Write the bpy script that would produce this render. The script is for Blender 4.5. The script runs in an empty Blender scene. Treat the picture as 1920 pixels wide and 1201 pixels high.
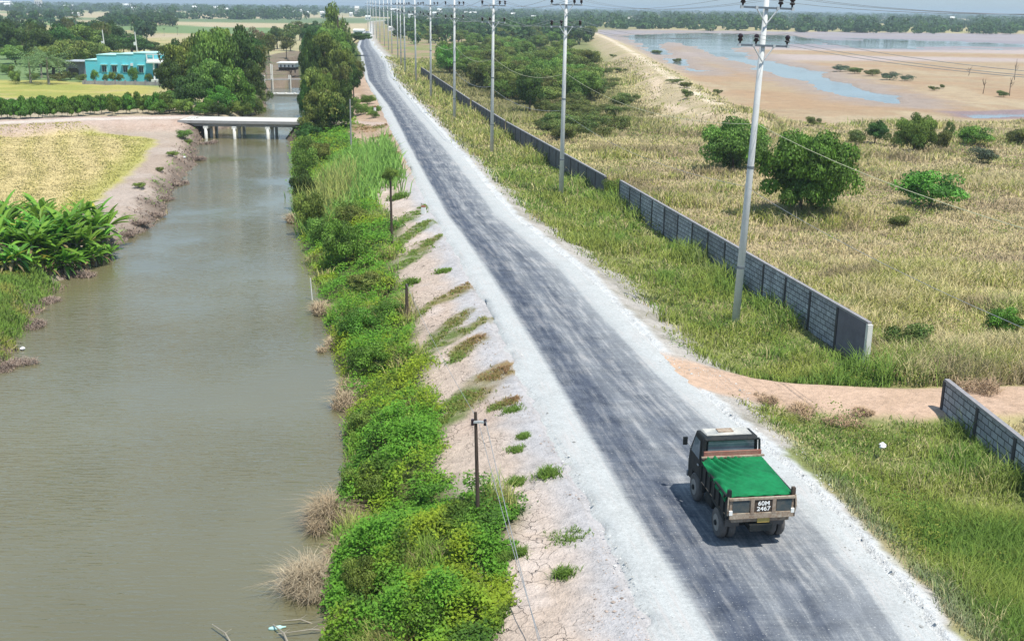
import bpy, math, random
import numpy as np
from mathutils import Matrix, Vector
R = math.radians
scn = bpy.context.scene
COL = scn.collection

# ------------------------------------------------------------------ camera, sky, sun, exposure
F_PX, W_PX, H_PX = 2080.0, 1920.0, 1201.0
PITCH = math.atan(587.0 / F_PX); ROLL = R(0.75); CAM_H = 14.0
cp, sp, cr, sr = math.cos(PITCH), math.sin(PITCH), math.cos(ROLL), math.sin(ROLL)
R0 = Vector((1, 0, 0)); U0 = Vector((0, sp, cp)); FW = Vector((0, cp, -sp))
RT = R0 * cr + U0 * sr; UP = -R0 * sr + U0 * cr
cam_d = bpy.data.cameras.new('camera'); cam = bpy.data.objects.new('camera', cam_d); COL.objects.link(cam)
cam.matrix_world = Matrix(((RT.x, UP.x, -FW.x, 0), (RT.y, UP.y, -FW.y, 0), (RT.z, UP.z, -FW.z, CAM_H), (0, 0, 0, 1)))
cam_d.sensor_width = 36; cam_d.lens = F_PX / W_PX * 36; cam_d.clip_start = 0.5; cam_d.clip_end = 60000
scn.camera = cam
SUN_EL, SUN_AZ = R(67), math.atan2(0.68, -0.74)          # azimuth measured from +Y towards +X
sun_dir = Vector((math.sin(SUN_AZ) * math.cos(SUN_EL), math.cos(SUN_AZ) * math.cos(SUN_EL), math.sin(SUN_EL)))
wd = bpy.data.worlds.new('World'); scn.world = wd; wd.use_nodes = True
nt = wd.node_tree; bg = nt.nodes['Background']
sky = nt.nodes.new('ShaderNodeTexSky'); sky.sky_type = 'NISHITA'; sky.sun_disc = False
sky.sun_elevation = SUN_EL; sky.sun_rotation = SUN_AZ; sky.air_density = 1.1; sky.dust_density = 0.8; sky.ozone_density = 1.5
tint = nt.nodes.new('ShaderNodeMix'); tint.data_type = 'RGBA'; tint.blend_type = 'MULTIPLY'; tint.inputs[0].default_value = 1
tint.inputs[7].default_value = (1.0, 1.05, 1.10, 1); nt.links.new(sky.outputs[0], tint.inputs[6])
veil = nt.nodes.new('ShaderNodeMix'); veil.data_type = 'RGBA'; veil.inputs[0].default_value = .5      # thin bright veil over the whole sky
veil.inputs[7].default_value = (3.2, 5.0, 6.9, 1); nt.links.new(tint.outputs[2], veil.inputs[6]); nt.links.new(veil.outputs[2], bg.inputs[0]); bg.inputs[1].default_value = 0.105
sl = bpy.data.lights.new('sun', 'SUN'); sl.energy = 4.6; sl.angle = R(0.5); sl.color = (1.0, 0.95, 0.86)
so = bpy.data.objects.new('sun', sl); COL.objects.link(so); so.location = (0, 0, 50)
so.rotation_euler = (-sun_dir).to_track_quat('-Z', 'Y').to_euler()
scn.view_settings.view_transform = 'Standard'; scn.view_settings.look = 'None'
scn.view_settings.exposure = 0.33; scn.view_settings.gamma = 1
scn.cycles.max_bounces = 6; scn.cycles.transparent_max_bounces = 8; scn.cycles.volume_bounces = 0
scn.cycles.sample_clamp_indirect = 4

# ------------------------------------------------------------------ maths helpers
def at(px, py, z=0.0):
    """ground point (x, y) at height z seen at photo position px, py"""
    u = px - W_PX / 2; v = H_PX / 2 - py
    u2 = u * cr - v * sr; v2 = u * sr + v * cr
    dx, dy, dz = u2, F_PX * cp + v2 * sp, -F_PX * sp + v2 * cp
    t = (z - CAM_H) / dz
    return np.array([dx * t, dy * t])
def pts(l, z=0.0): return np.array([at(a, b, z) for a, b in l])
def ztop(P, py):
    """height over point P that appears at photo row py"""
    lo, hi = -5.0, 60.0
    for _ in range(40):
        m = (lo + hi) / 2
        d = Vector((P[0], P[1], m - CAM_H)); yy = H_PX / 2 - d.dot(UP) / d.dot(FW) * F_PX
        if yy > py: lo = m
        else: hi = m
    return m
def depth(P): return P[1] * cp + CAM_H * sp
def _h(ix, iy, s):
    n = (ix * 374761393 + iy * 668265263 + s * 1274126177) & 0xffffffff
    n = ((n ^ (n >> 13)) * 1274126177) & 0xffffffff
    return ((n ^ (n >> 16)) & 0xffff) / 65535.0
def vn(x, y, s=0):
    x = np.asarray(x, float); y = np.asarray(y, float)
    ix = np.floor(x).astype(np.int64); iy = np.floor(y).astype(np.int64); fx = x - ix; fy = y - iy
    fx = fx * fx * (3 - 2 * fx); fy = fy * fy * (3 - 2 * fy)
    a = _h(ix, iy, s); b = _h(ix + 1, iy, s); c = _h(ix, iy + 1, s); d = _h(ix + 1, iy + 1, s)
    return (a * (1 - fx) + b * fx) * (1 - fy) + (c * (1 - fx) + d * fx) * fy
def fbm(x, y, o=4, s=0):
    v = 0; a = .5; t = 0
    for i in range(o):
        v = v + a * vn(x * 2 ** i + 17.3 * i, y * 2 ** i - 9.1 * i, s + i); t += a; a *= .55
    return v / t
def ss(a, b, x):
    t = np.clip((x - a) / (b - a), 0, 1); return t * t * (3 - 2 * t)
def dline(x, y, P):
    d = np.full(np.shape(x), 1e9)
    for (ax, ay), (bx, by) in zip(P[:-1], P[1:]):
        ex, ey = bx - ax, by - ay; L = ex * ex + ey * ey + 1e-9
        t = np.clip(((x - ax) * ex + (y - ay) * ey) / L, 0, 1)
        d = np.minimum(d, np.hypot(x - ax - t * ex, y - ay - t * ey))
    return d
def sdp(x, y, P):
    """signed distance to polygon, positive inside"""
    Q = np.vstack([P, P[:1]]); d = dline(x, y, Q); ins = np.zeros(np.shape(x), bool)
    for (ax, ay), (bx, by) in zip(Q[:-1], Q[1:]):
        c = ((ay > y) != (by > y)) & (x < (bx - ax) * (y - ay) / (by - ay + 1e-12) + ax)
        ins ^= c
    return np.where(ins, d, -d)
def xfun(l, z, ext=True):
    P = pts(l, z); P = P[np.argsort(P[:, 1])]
    if ext:
        s0 = (P[2, 0] - P[0, 0]) / (P[2, 1] - P[0, 1])
        P = np.vstack([[P[0, 0] - s0 * 22, P[0, 1] - 22], P])
    return lambda Y: np.interp(Y, P[:, 1], P[:, 0])

# ------------------------------------------------------------------ the lie of the land
YS = [(1201,), (1100,), (900,), (700,), (500,), (400,), (300,), (200,), (150,), (120,), (100,), (88,), (70,), (56,), (40,)]
EDGE = {'gL': [1222, 1172, 1072, 967, 866, 808, 757, 712, 684, 678, 675, 668, 676, 686, 690],
        'aL': [1350, 1288, 1163, 1043, 915, 840, 784, 731, 692, 685, 681, 675, 680, 688, 691.2],
        'aR': [1688, 1620, 1450, 1225, 1040, 925, 850, 765, 728, 720, 707, 697, 690, 693, 693.2],
        'gR': [1785, 1705, 1520, 1285, 1095, 965, 879, 789, 741, 728, 717, 705, 694, 695, 694.4]}
gL, aL, aR, gR = [xfun([(EDGE[k][i], YS[i][0]) for i in range(15)], 0) for k in ('gL', 'aL', 'aR', 'gR')]
WR = [(612, 1201), (616, 1100), (632, 1000), (636, 900), (650, 850), (655, 790), (642, 700), (615, 620), (595, 540), (575, 480), (562, 430),
      (551, 360), (549, 300), (556, 250), (558, 200), (558, 160), (556, 130), (548, 118)]
WL = [(-260, 900), (-90, 780), (0, 716), (33, 673), (43, 640), (67, 603), (77, 580), (133, 533), (173, 500), (206, 480), (226, 460), (253, 453),
      (300, 425), (318, 385), (345, 340), (374, 300), (374, 272), (380, 256), (445, 236), (498, 205), (505, 180), (503, 150), (505, 130), (512, 118)]
wRf, wLf = xfun(WR, -2), xfun(WL, -2)
Y_CANAL = at(530, 164, -2)[1]
VR = [(925, 1201), (905, 1150), (925, 1080), (965, 1000), (940, 950), (845, 940), (825, 850), (812, 760), (795, 680), (772, 590), (748, 520), (750, 440),
      (705, 400), (690, 350), (690, 300), (655, 262), (660, 235), (655, 200), (660, 150)]
vRf = xfun(VR, -1.0)
wallM = pts([(1622, 692), (1162, 372)], -.8)
wallX = xfun([(1920, 905), (1768, 765), (1622, 692), (1162, 384), (1130, 366), (950, 256), (905, 224), (855, 192), (820, 163), (790, 141)], -.8)
TRACK = pts([(1225, 700), (1330, 715), (1480, 735), (1640, 748), (1770, 752), (1930, 745), (2500, 738)], -.5)
BROAD = pts([(-900, 246), (-300, 236), (0, 230), (150, 223), (330, 220)], .15)
BROAD2 = pts([(600, 229), (650, 229), (712, 232)], 0)
RIDGE = pts([(1112, 62), (1150, 78), (1215, 118), (1290, 168), (1372, 216)], .8)
RES = pts([(1118, 57), (1920, 65), (2800, 78), (2800, 262), (1920, 232), (1560, 240), (1400, 228), (1375, 208), (1255, 140), (1150, 80)], -1.7)
RIVER = pts([(1162, 66), (1300, 61), (1480, 66), (1600, 80), (1480, 85), (1385, 89), (1440, 112), (1540, 133), (1600, 155), (1680, 180), (1745, 203),
             (1640, 197), (1540, 170), (1430, 140), (1350, 118), (1275, 86), (1255, 80), (1258, 95), (1318, 130), (1338, 143), (1270, 132), (1215, 105)], -2)
MUDW = pts([(1470, 72), (1620, 72), (1920, 80), (2500, 92), (2500, 101), (1900, 92), (1700, 93), (1500, 90)], -2)
PUD = pts([(1790, 214), (1920, 211), (2300, 214), (2300, 226), (1830, 223)], -2)
POND = pts([(1138, 214), (1152, 216), (1160, 238), (1138, 238)], -1.5)
HOUSE_Y = at(230, 152, -.8)[1]

def land(x, y):
    x = np.asarray(x, float); y = np.asarray(y, float)
    n = fbm(x / 6, y / 6, 3, 5) - .5; nn = fbm(x / 1.3, y / 1.3, 3, 9) - .5
    L, Rr, a, b = gL(y), gR(y), wLf(y), wRf(y)
    jit = (fbm(y / 1.6, x * 0 + 3, 3, 21) - .5) * 1.6
    a = a + jit; b = b + (fbm(y / 1.4, x * 0 + 8, 3, 22) - .5) * 1.3
    z = np.full(x.shape, -.85) + n * .35 + nn * .12
    # bank left of the road, down to the water
    t = np.clip((L - x) / np.maximum(L - b, .1), 0, 1.3)
    zb = -.04 - 2.1 * t ** 1.25 + nn * .25 * ss(.05, .3, t) + n * .3 * ss(.1, .4, t)
    inb = (x < L) & (x >= b - 1.5)
    z = np.where(inb, zb, z)
    v = np.clip((x - Rr) / 3.2, 0, 1)
    z = np.where(x > Rr, -.04 * (1 - v) + z * v, z)
    z = np.where((x <= Rr) & (x >= L), -.16, z)
    # canal
    inw = y < Y_CANAL
    ul = ss(-.4, 2.6, a - x)
    zl = -2.25 + (z + 2.25) * ul
    z = np.where((x < (a + b) / 2) & inw, zl, z)
    ur = x - b
    z = np.where((x >= (a + b) / 2) & (x < L) & inw, np.where(ur < .4, np.minimum(z, -2.25 + .25 * np.clip(ur + .8, 0, 1)), z), z)
    # raised tracks
    d = dline(x, y, BROAD); k = 1 - ss(3.2, 7.5 + n * 3, d)
    z = np.where(x < a - .2, z * (1 - k) + .12 * k, z)
    d = dline(x, y, BROAD2); k = (1 - ss(2.2, 5, d)) * (x < L)
    z = z * (1 - k) + (-.03) * k
    k = (1 - ss(1.2, 2.6, dline(x, y, TRACK))) * (x > Rr)
    z = z * (1 - k * .6) + (-.32) * k * .6
    far = (y > 60) & (x > wallX(y) + 4)
    if far.any():
        r = sdp(x, y, RES); k = ss(-8, 6, r); z = z * (1 - k) + (-1.72 + n * .12) * k
        for Wp in (RIVER, MUDW, PUD, POND):
            w = sdp(x, y, Wp) + ((fbm(x / 14, y / 14, 4, 31) - .62) * 16 if Wp is RIVER else (fbm(x / 45, y / 22, 4, 35) - .60) * 110 if Wp is MUDW else (fbm(x / 14, y / 14, 3, 31) - .5) * (9 if Wp is PUD else 1))
            z = np.where(w > 0, np.minimum(z, -2.0 - .35 * np.clip(w / 3, 0, 1)), z)
        d = dline(x, y, RIDGE); z = z + 2.0 * (1 - ss(1.5, 9, d)) * ss(0, 30, x - wallX(y))
    return z
def gz(x, y): return float(land(np.array([x]), np.array([y]))[0])
def place(px, py, z0=-.8):
    z = z0
    for _ in range(5):
        p = at(px, py, z); z = .5 * z + .5 * gz(*p)
    return np.array([p[0], p[1], gz(*p)])

# ------------------------------------------------------------------ materials
def new_mat(name):
    m = bpy.data.materials.new(name); m.use_nodes = True
    t = m.node_tree; b = t.nodes['Principled BSDF']; return m, t, b
class NB:
    def __init__(s, t): s.t = t
    def n(s, ty, **k):
        o = s.t.nodes.new(ty)
        for a, v in k.items(): setattr(o, a, v)
        return o
    def l(s, a, b): s.t.links.new(a, b)
    def put(s, sock, v):
        if hasattr(v, 'is_output') or isinstance(v, bpy.types.NodeSocket): s.l(v, sock)
        elif isinstance(v, (tuple, list)): sock.default_value = (*v, 1) if len(v) == 3 and sock.type == 'RGBA' else v
        else: sock.default_value = v
    def math(s, op, a, b=0.0, c=None):
        o = s.n('ShaderNodeMath', operation=op); s.put(o.inputs[0], a); s.put(o.inputs[1], b)
        if c is not None: s.put(o.inputs[2], c)
        return o.outputs[0]
    def mix(s, f, a, b, mode='MIX'):
        o = s.n('ShaderNodeMix', data_type='RGBA', blend_type=mode); s.put(o.inputs[0], f); s.put(o.inputs[6], a); s.put(o.inputs[7], b); return o.outputs[2]
    def ramp(s, f, *st):
        o = s.n('ShaderNodeValToRGB'); e = o.color_ramp.elements
        while len(e) < len(st): e.new(.5)
        for i, (p, c) in enumerate(st):
            e[i].position = p; e[i].color = (c, c, c, 1) if isinstance(c, (int, float)) else (*c, 1)
        s.put(o.inputs[0], f); return o.outputs[0]
    def noise(s, vec, scale, detail=4, rough=.55, dist=0):
        o = s.n('ShaderNodeTexNoise'); o.inputs['Scale'].default_value = scale; o.inputs['Detail'].default_value = detail
        o.inputs['Roughness'].default_value = rough; o.inputs['Distortion'].default_value = dist
        if vec is not None: s.l(vec, o.inputs['Vector'])
        return o.outputs[0]
    def mapv(s, vec, scale=(1, 1, 1), loc=(0, 0, 0), rot=(0, 0, 0)):
        o = s.n('ShaderNodeMapping'); s.l(vec, o.inputs[0]); o.inputs['Scale'].default_value = scale
        o.inputs['Location'].default_value = loc; o.inputs['Rotation'].default_value = rot; return o.outputs[0]
    def bump(s, h, st=.3, d=.05):
        o = s.n('ShaderNodeBump'); s.put(o.inputs['Height'], h); o.inputs['Strength'].default_value = st; o.inputs['Distance'].default_value = d; return o.outputs[0]
def obc(nb): return nb.n('ShaderNodeTexCoord').outputs['Object']
def simple(name, c, rough=.7, var=.25, scale=3.0, metal=0, bump=.0, c2=None, spec=.3):
    m, t, b = new_mat(name); nb = NB(t); v = obc(nb)
    n = nb.noise(v, scale, 5, .6); n2 = nb.noise(v, scale * 6, 3)
    c2 = c2 or tuple(x * (1 - var) for x in c)
    f = nb.ramp(nb.math('ADD', nb.math('MULTIPLY', n, .7), nb.math('MULTIPLY', n2, .3)), (.35, 0), (.65, 1))
    nb.l(nb.mix(f, c2, c), b.inputs['Base Color']); b.inputs['Roughness'].default_value = rough; b.inputs['Metallic'].default_value = metal
    b.inputs['Specular IOR Level'].default_value = spec
    if bump: nb.l(nb.bump(n2, bump, .02), b.inputs['Normal'])
    return m
def leafmat(name, trans=.3, rough=.55, vary=.35, lift=0.0, hue=.05):
    m, t, b = new_mat(name); nb = NB(t)
    a = nb.n('ShaderNodeAttribute', attribute_name='Col').outputs['Color']
    oi = nb.n('ShaderNodeObjectInfo').outputs['Random']
    hs = nb.n('ShaderNodeHueSaturation'); nb.l(a, hs.inputs['Color'])
    nb.l(nb.math('MULTIPLY_ADD', oi, hue, .5 - hue / 2), hs.inputs['Hue']); nb.l(nb.math('MULTIPLY_ADD', oi, vary, 1 - vary / 2), hs.inputs['Value'])
    nb.l(hs.outputs[0], b.inputs['Base Color']); b.inputs['Roughness'].default_value = rough; b.inputs['Specular IOR Level'].default_value = .25
    if lift:
        ge = nb.n('ShaderNodeNewGeometry').outputs['Normal']
        vm = nb.n('ShaderNodeVectorMath', operation='MULTIPLY_ADD'); nb.l(ge, vm.inputs[0]); vm.inputs[1].default_value = (1, 1, 1); vm.inputs[2].default_value = (0, 0, lift)
        vz = nb.n('ShaderNodeVectorMath', operation='NORMALIZE'); nb.l(vm.outputs[0], vz.inputs[0]); nb.l(vz.outputs[0], b.inputs['Normal'])
    tr = nb.n('ShaderNodeBsdfTranslucent'); nb.l(hs.outputs[0], tr.inputs[0])
    mx = nb.n('ShaderNodeMixShader'); mx.inputs[0].default_value = trans
    nb.l(b.outputs[0], mx.inputs[1]); nb.l(tr.outputs[0], mx.inputs[2]); nb.l(mx.outputs[0], t.nodes['Material Output'].inputs[0])
    return m
M = {}
M['leaf'] = leafmat('leaf', .3); M['grass'] = leafmat('grass_blades', .42, .6, 0, 1.8, 0); M['banana'] = leafmat('banana_leaf', .3, .4, .2)
M['dry'] = leafmat('dry_twigs', .05, .8, .2, .8, 0)
M['bark'] = simple('bark', (.16, .12, .085), .9, .5, 6, bump=.5)
M['paletrunk'] = simple('pale_trunk', (.33, .3, .24), .9, .4, 4)
M['concrete'] = simple('pole_concrete', (.62, .63, .62), .8, .18, 1.2, bump=.15)
M['concrete_w'] = simple('white_concrete', (.72, .71, .66), .8, .2, 1.5)
M['concrete_d'] = simple('weathered_shaded_concrete', (.34, .33, .32), .85, .3, 1.5, bump=.2)
M['darkpost'] = simple('dark_post', (.075, .07, .075), .8, .4, 3)
M['steel'] = simple('galvanised_steel', (.2, .23, .26), .45, .3, 5, metal=.5)
M['steel_l'] = simple('pale_steel', (.55, .57, .58), .45, .2, 5, metal=.3)
M['porcelain'] = simple('insulator', (.035, .022, .03), .25, .2, 5)
M['white'] = simple('white_paint', (.8, .8, .77), .6, .12, 2)
M['wire'] = simple('wire', (.30, .31, .32), .5, .1, 1); M['wire_y'] = simple('pale_cable', (.55, .55, .36), .6, .1, 1)
M['wood'] = simple('dark_timber', (.09, .065, .05), .9, .4, 5)
M['teal'] = simple('teal_render', (.11, .60, .68), .8, .22, .9, c2=(.17, .52, .58))
M['glass_d'] = simple('window_glass', (.03, .06, .09), .15, .3, 2, spec=.5)
M['tin'] = simple('grey_sheet', (.3, .27, .3), .6, .35, 3); M['pink'] = simple('pink_render', (.5, .42, .5), .8, .2, 2)
M['plastic_w'] = simple('white_plastic', (.8, .8, .82), .4, .1, 8)

def mat_ground():
    m, t, b = new_mat('ground'); nb = NB(t); v = obc(nb)
    a = nb.n('ShaderNodeAttribute', attribute_name='Col').outputs['Color']
    n1 = nb.noise(v, 3.2, 6, .65); n2 = nb.noise(v, .35, 5, .6); n3 = nb.noise(v, 14, 3, .6)
    f = nb.math('ADD', nb.math('MULTIPLY', n1, .5), nb.math('ADD', nb.math('MULTIPLY', n2, .25), nb.math('MULTIPLY', n3, .25)))
    k = nb.ramp(f, (.33, .64), (.5, 1.0), (.66, 1.24))
    c = nb.mix(1, a, k, 'MULTIPLY')
    # shrinkage cracks on the bare clay
    ck = nb.n('ShaderNodeAttribute', attribute_name='crack').outputs['Fac']
    vo = nb.n('ShaderNodeTexVoronoi', feature='DISTANCE_TO_EDGE'); vo.inputs['Scale'].default_value = 1.9
    wv = nb.n('ShaderNodeVectorMath', operation='ADD'); nb.l(v, wv.inputs[0])
    nz = nb.n('ShaderNodeTexNoise'); nz.inputs['Scale'].default_value = 2.2; nb.l(v, nz.inputs['Vector'])
    sc = nb.n('ShaderNodeVectorMath', operation='SCALE'); nb.l(nz.outputs[1], sc.inputs[0]); sc.inputs['Scale'].default_value = .55
    nb.l(sc.outputs[0], wv.inputs[1]); nb.l(wv.outputs[0], vo.inputs['Vector'])
    cl = nb.ramp(vo.outputs[0], (.0, .8), (.02, 0))
    cm = nb.math('MULTIPLY', nb.math('MULTIPLY', cl, ck), nb.ramp(nb.noise(v, .7, 3), (.42, 0), (.54, .8)))
    c = nb.mix(cm, c, (.12, .09, .08))
    nb.l(c, b.inputs['Base Color']); b.inputs['Roughness'].default_value = .95; b.inputs['Specular IOR Level'].default_value = .1
    h = nb.math('SUBTRACT', nb.math('ADD', n1, nb.math('MULTIPLY', n3, .5)), nb.math('MULTIPLY', cm, 1.5))
    nb.l(nb.bump(h, .8, .14), b.inputs['Normal']); return m
M['ground'] = mat_ground()
def mat_road():
    m, t, b = new_mat('road_surface'); nb = NB(t)
    uv = nb.n('ShaderNodeUVMap', uv_map='UVMap').outputs[0]
    sx = nb.n('ShaderNodeSeparateXYZ'); nb.l(uv, sx.inputs[0]); u, v = sx.outputs[0], sx.outputs[1]
    ob = obc(nb)
    wav = nb.noise(nb.mapv(uv, (1.4, .10, 1)), 1, 4, .6)
    fr = nb.noise(nb.mapv(uv, (2.2, 5.5, 1)), 1, 4, .7)                     # short cross strokes left by the sweeping of dust
    u2 = nb.math('ADD', u, nb.math('ADD', nb.math('MULTIPLY_ADD', wav, .22, -.11), nb.math('MULTIPLY_ADD', fr, .18, -.09)))
    edge = nb.ramp(nb.math('DIVIDE', u2, 3.0), (.0, 1), (.28, .95), (.325, .35), (.345, .03), (.42, .0), (.47, .25), (.51, .12), (.55, .08), (.60, .3), (.63, .30), (.66, .42), (.70, .82), (.8, .95), (1, 1))
    n_big = nb.noise(nb.mapv(uv, (1.2, .35, 1), (3, 7, 0)), 1, 5, .7)
    n_cr = nb.noise(nb.mapv(uv, (5, 9, 1), (8, 1, 0), (0, 0, R(3))), 1, 9, .8)
    n_lo = nb.noise(nb.mapv(uv, (16, .3, 1), (1, 1, 0)), 1, 6, .65)
    pat = nb.math('ADD', nb.math('MULTIPLY', n_cr, .17), nb.math('ADD', nb.math('MULTIPLY', n_big, .30), nb.math('MULTIPLY', n_lo, .53)))
    dust = nb.ramp(pat, (.44, .0), (.50, .25), (.58, .95))
    inside = nb.math('MULTIPLY', nb.math('SUBTRACT', 1, edge), nb.ramp(nb.math('DIVIDE', u2, 3.0), (.34, .30), (.43, .34), (.47, .55), (.52, .45), (.58, .62)))
    d = nb.math('ADD', edge, nb.math('MULTIPLY', dust, inside))
    d = nb.math('MINIMUM', nb.math('MAXIMUM', d, 0), 1)
    g = nb.noise(ob, 26, 3, .7); g2 = nb.noise(ob, 1.1, 5, .65)
    gr = nb.noise(ob, 7, 5, .75); gravel = nb.mix(nb.ramp(nb.math('ADD', nb.math('MULTIPLY', gr, .7), nb.math('MULTIPLY', g2, .3)), (.38, 0), (.6, 1)), (.35, .36, .355), (.47, .485, .48))
    gravel = nb.mix(nb.ramp(nb.math('ADD', nb.math('MULTIPLY', n_lo, .6), nb.math('MULTIPLY', n_big, .4)), (.50, 0), (.64, .6)), gravel, (.46, .42, .40))
    asph = nb.mix(nb.ramp(g2, (.35, 0), (.65, 1)), (.034, .044, .068), (.078, .092, .124))
    c = nb.mix(d, asph, gravel)
    c = nb.mix(1, c, nb.ramp(g, (.3, .82), (.7, 1.15)), 'MULTIPLY'); sp_ = nb.noise(ob, 17, 2, .5); c = nb.mix(nb.ramp(sp_, (.66, 0), (.70, .55)), c, (.50, .50, .48)); c = nb.mix(nb.ramp(sp_, (.30, .5), (.34, 0)), c, (.06, .06, .07))
    nb.l(c, b.inputs['Base Color']); b.inputs['Roughness'].default_value = .9; b.inputs['Specular IOR Level'].default_value = .15
    nb.l(nb.bump(nb.math('ADD', g, g2), .35, .03), b.inputs['Normal']); return m
M['road'] = mat_road()
def mat_water(name, deep, rip=1.0, ior=1.5, sc=1.0):
    m, t, b = new_mat(name); nb = NB(t); v = obc(nb)
    n0 = nb.noise(v, .06 * sc, 3); c = nb.mix(nb.ramp(n0, (.35, 0), (.65, 1)), deep, tuple(x * 1.22 for x in deep))
    nb.l(c, b.inputs['Base Color']); b.inputs['Roughness'].default_value = .05; b.inputs['IOR'].default_value = ior
    b.inputs['Specular IOR Level'].default_value = .5
    # wind ripples: fine crests lying across the canal, stronger in some patches
    w = nb.noise(nb.mapv(v, (1.3, 6.5, 1), rot=(0, 0, R(-8))), 1.0 * sc, 3, .5, .6)
    w2 = nb.noise(nb.mapv(v, (.5, 2.2, 1), rot=(0, 0, R(-8))), 1.0 * sc, 2)
    patch = nb.ramp(nb.noise(v, .07 * sc, 3), (.38, .12), (.62, 1))
    h = nb.math('MULTIPLY', nb.math('ADD', w, nb.math('MULTIPLY', w2, .6)), patch)
    nb.l(nb.bump(h, min(1, .6 * rip), .085), b.inputs['Normal']); return m
M['canal'] = mat_water('canal_water', (.128, .116, .062), 1.6, 1.7)
M['river'] = mat_water('reservoir_water', (.16, .19, .21), .6, 1.45, .3)
def mat_block():
    m, t, b = new_mat('block_wall'); nb = NB(t); uv = nb.n('ShaderNodeUVMap', uv_map='UVMap').outputs[0]
    br = nb.n('ShaderNodeTexBrick'); nb.l(uv, br.inputs['Vector'])
    br.inputs['Color1'].default_value = (.44, .46, .50, 1); br.inputs['Color2'].default_value = (.30, .31, .35, 1); br.inputs['Mortar'].default_value = (.045, .042, .05, 1)
    br.inputs['Scale'].default_value = 1; br.inputs['Brick Width'].default_value = .5; br.inputs['Row Height'].default_value = .255; br.inputs['Mortar Size'].default_value = .02
    n = nb.noise(uv, 1.5, 5, .65)
    c = nb.mix(1, br.outputs[0], nb.ramp(n, (.3, .65), (.7, 1.15)), 'MULTIPLY')
    c = nb.mix(1, c, nb.ramp(nb.n('ShaderNodeObjectInfo').outputs['Random'], (0, .72), (1, 1.12)), 'MULTIPLY'); gs = nb.noise(nb.mapv(uv, (3, .5, 1)), 1, 4); c = nb.mix(nb.ramp(gs, (.55, 0), (.72, .6)), c, (.10, .095, .09))
    nb.l(c, b.inputs['Base Color']); b.inputs['Roughness'].default_value = .9
    nb.l(nb.bump(br.outputs[1], -.6, .02), b.inputs['Normal']); return m
M['block'] = mat_block()

# ------------------------------------------------------------------ mesh helpers
def tag(o, label=None, cat=None, group=None, kind=None):
    if label: o['label'] = label
    if cat: o['category'] = cat
    if group: o['group'] = group
    if kind: o['kind'] = kind
    return o
def link(name, me, parent=None):
    o = bpy.data.objects.new(name, me); COL.objects.link(o)
    if parent is not None: o.parent = parent
    return o
def empty(name, loc, rz=0, scale=1):
    o = bpy.data.objects.new(name, None); COL.objects.link(o); o.location = loc; o.rotation_euler = (0, 0, rz)
    o.scale = (scale,) * 3 if isinstance(scale, (int, float)) else scale; o.empty_display_size = .3; return o
def mesh_np(name, V, loops, totals, mat, col=None, smooth=False, uv=None, extra=None):
    me = bpy.data.meshes.new(name); V = np.asarray(V, np.float32)
    me.vertices.add(len(V)); me.vertices.foreach_set('co', V.ravel())
    me.loops.add(len(loops)); me.loops.foreach_set('vertex_index', np.asarray(loops, np.int32))
    me.polygons.add(len(totals)); st = np.concatenate([[0], np.cumsum(totals)[:-1]]).astype(np.int32)
    me.polygons.foreach_set('loop_start', st); me.polygons.foreach_set('loop_total', np.asarray(totals, np.int32))
    if smooth: me.polygons.foreach_set('use_smooth', np.ones(len(totals), bool))
    me.update(calc_edges=True)
    if col is not None:
        a = me.color_attributes.new('Col', 'FLOAT_COLOR', 'POINT'); c = np.ones((len(V), 4), np.float32); c[:, :3] = col; a.data.foreach_set('color', c.ravel())
    if extra:
        for k, v in extra.items():
            a = me.attributes.new(k, 'FLOAT', 'POINT'); a.data.foreach_set('value', np.asarray(v, np.float32))
    if uv is not None:
        l = me.uv_layers.new(name='UVMap'); l.data.foreach_set('uv', np.asarray(uv, np.float32)[np.asarray(loops)].ravel())
    me.materials.append(mat); return me
def leaves(P, N, size, rng, asp=.5):
    n = len(P); N = N + rng.normal(0, .55, (n, 3)); N /= np.linalg.norm(N, axis=1)[:, None] + 1e-9
    t = np.cross(N, rng.normal(0, 1, (n, 3))); t /= np.linalg.norm(t, axis=1)[:, None] + 1e-9
    b = np.cross(N, t); s = np.broadcast_to(size, (n,))[:, None]
    V = np.stack([P - t * s * .5, P + b * s * .5 * asp - t * s * .08, P + t * s * .5, P - b * s * .5 * asp - t * s * .08], 1).reshape(-1, 3)
    return V
def leafmesh(name, P, N, size, C, mat, rng, asp=.5):
    V = leaves(P, N, size, rng, asp); n = len(P)
    return mesh_np(name, V, np.arange(4 * n), np.full(n, 4), mat, np.repeat(C, 4, 0))
def blades(P, h, w, lean, C, rng, az=None):
    """bent grass blades: base pair, mid pair, tip"""
    n = len(P); a = rng.uniform(0, 2 * np.pi, n); la = rng.uniform(0, 2 * np.pi, n) if az is None else az
    d = np.stack([np.cos(a), np.sin(a), 0 * a], 1) * (w / 2)[:, None]; L = np.stack([np.cos(la), np.sin(la), 0 * a], 1)
    up = np.zeros((n, 3)); up[:, 2] = 1
    mid = P + up * (h * .58)[:, None] + L * (h * lean * .35)[:, None]
    tip = P + up * (h * (1 - .25 * lean))[:, None] + L * (h * lean)[:, None]
    V = np.stack([P - d, P + d, mid + d * .75, mid - d * .75, tip], 1).reshape(-1, 3)
    b = (np.arange(n) * 5)[:, None]; lo = np.hstack([b, b + 1, b + 2, b + 3, b + 3, b + 2, b + 4]).ravel()
    return V, lo, np.tile([4, 3], n), np.repeat(C, 5, 0)
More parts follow.
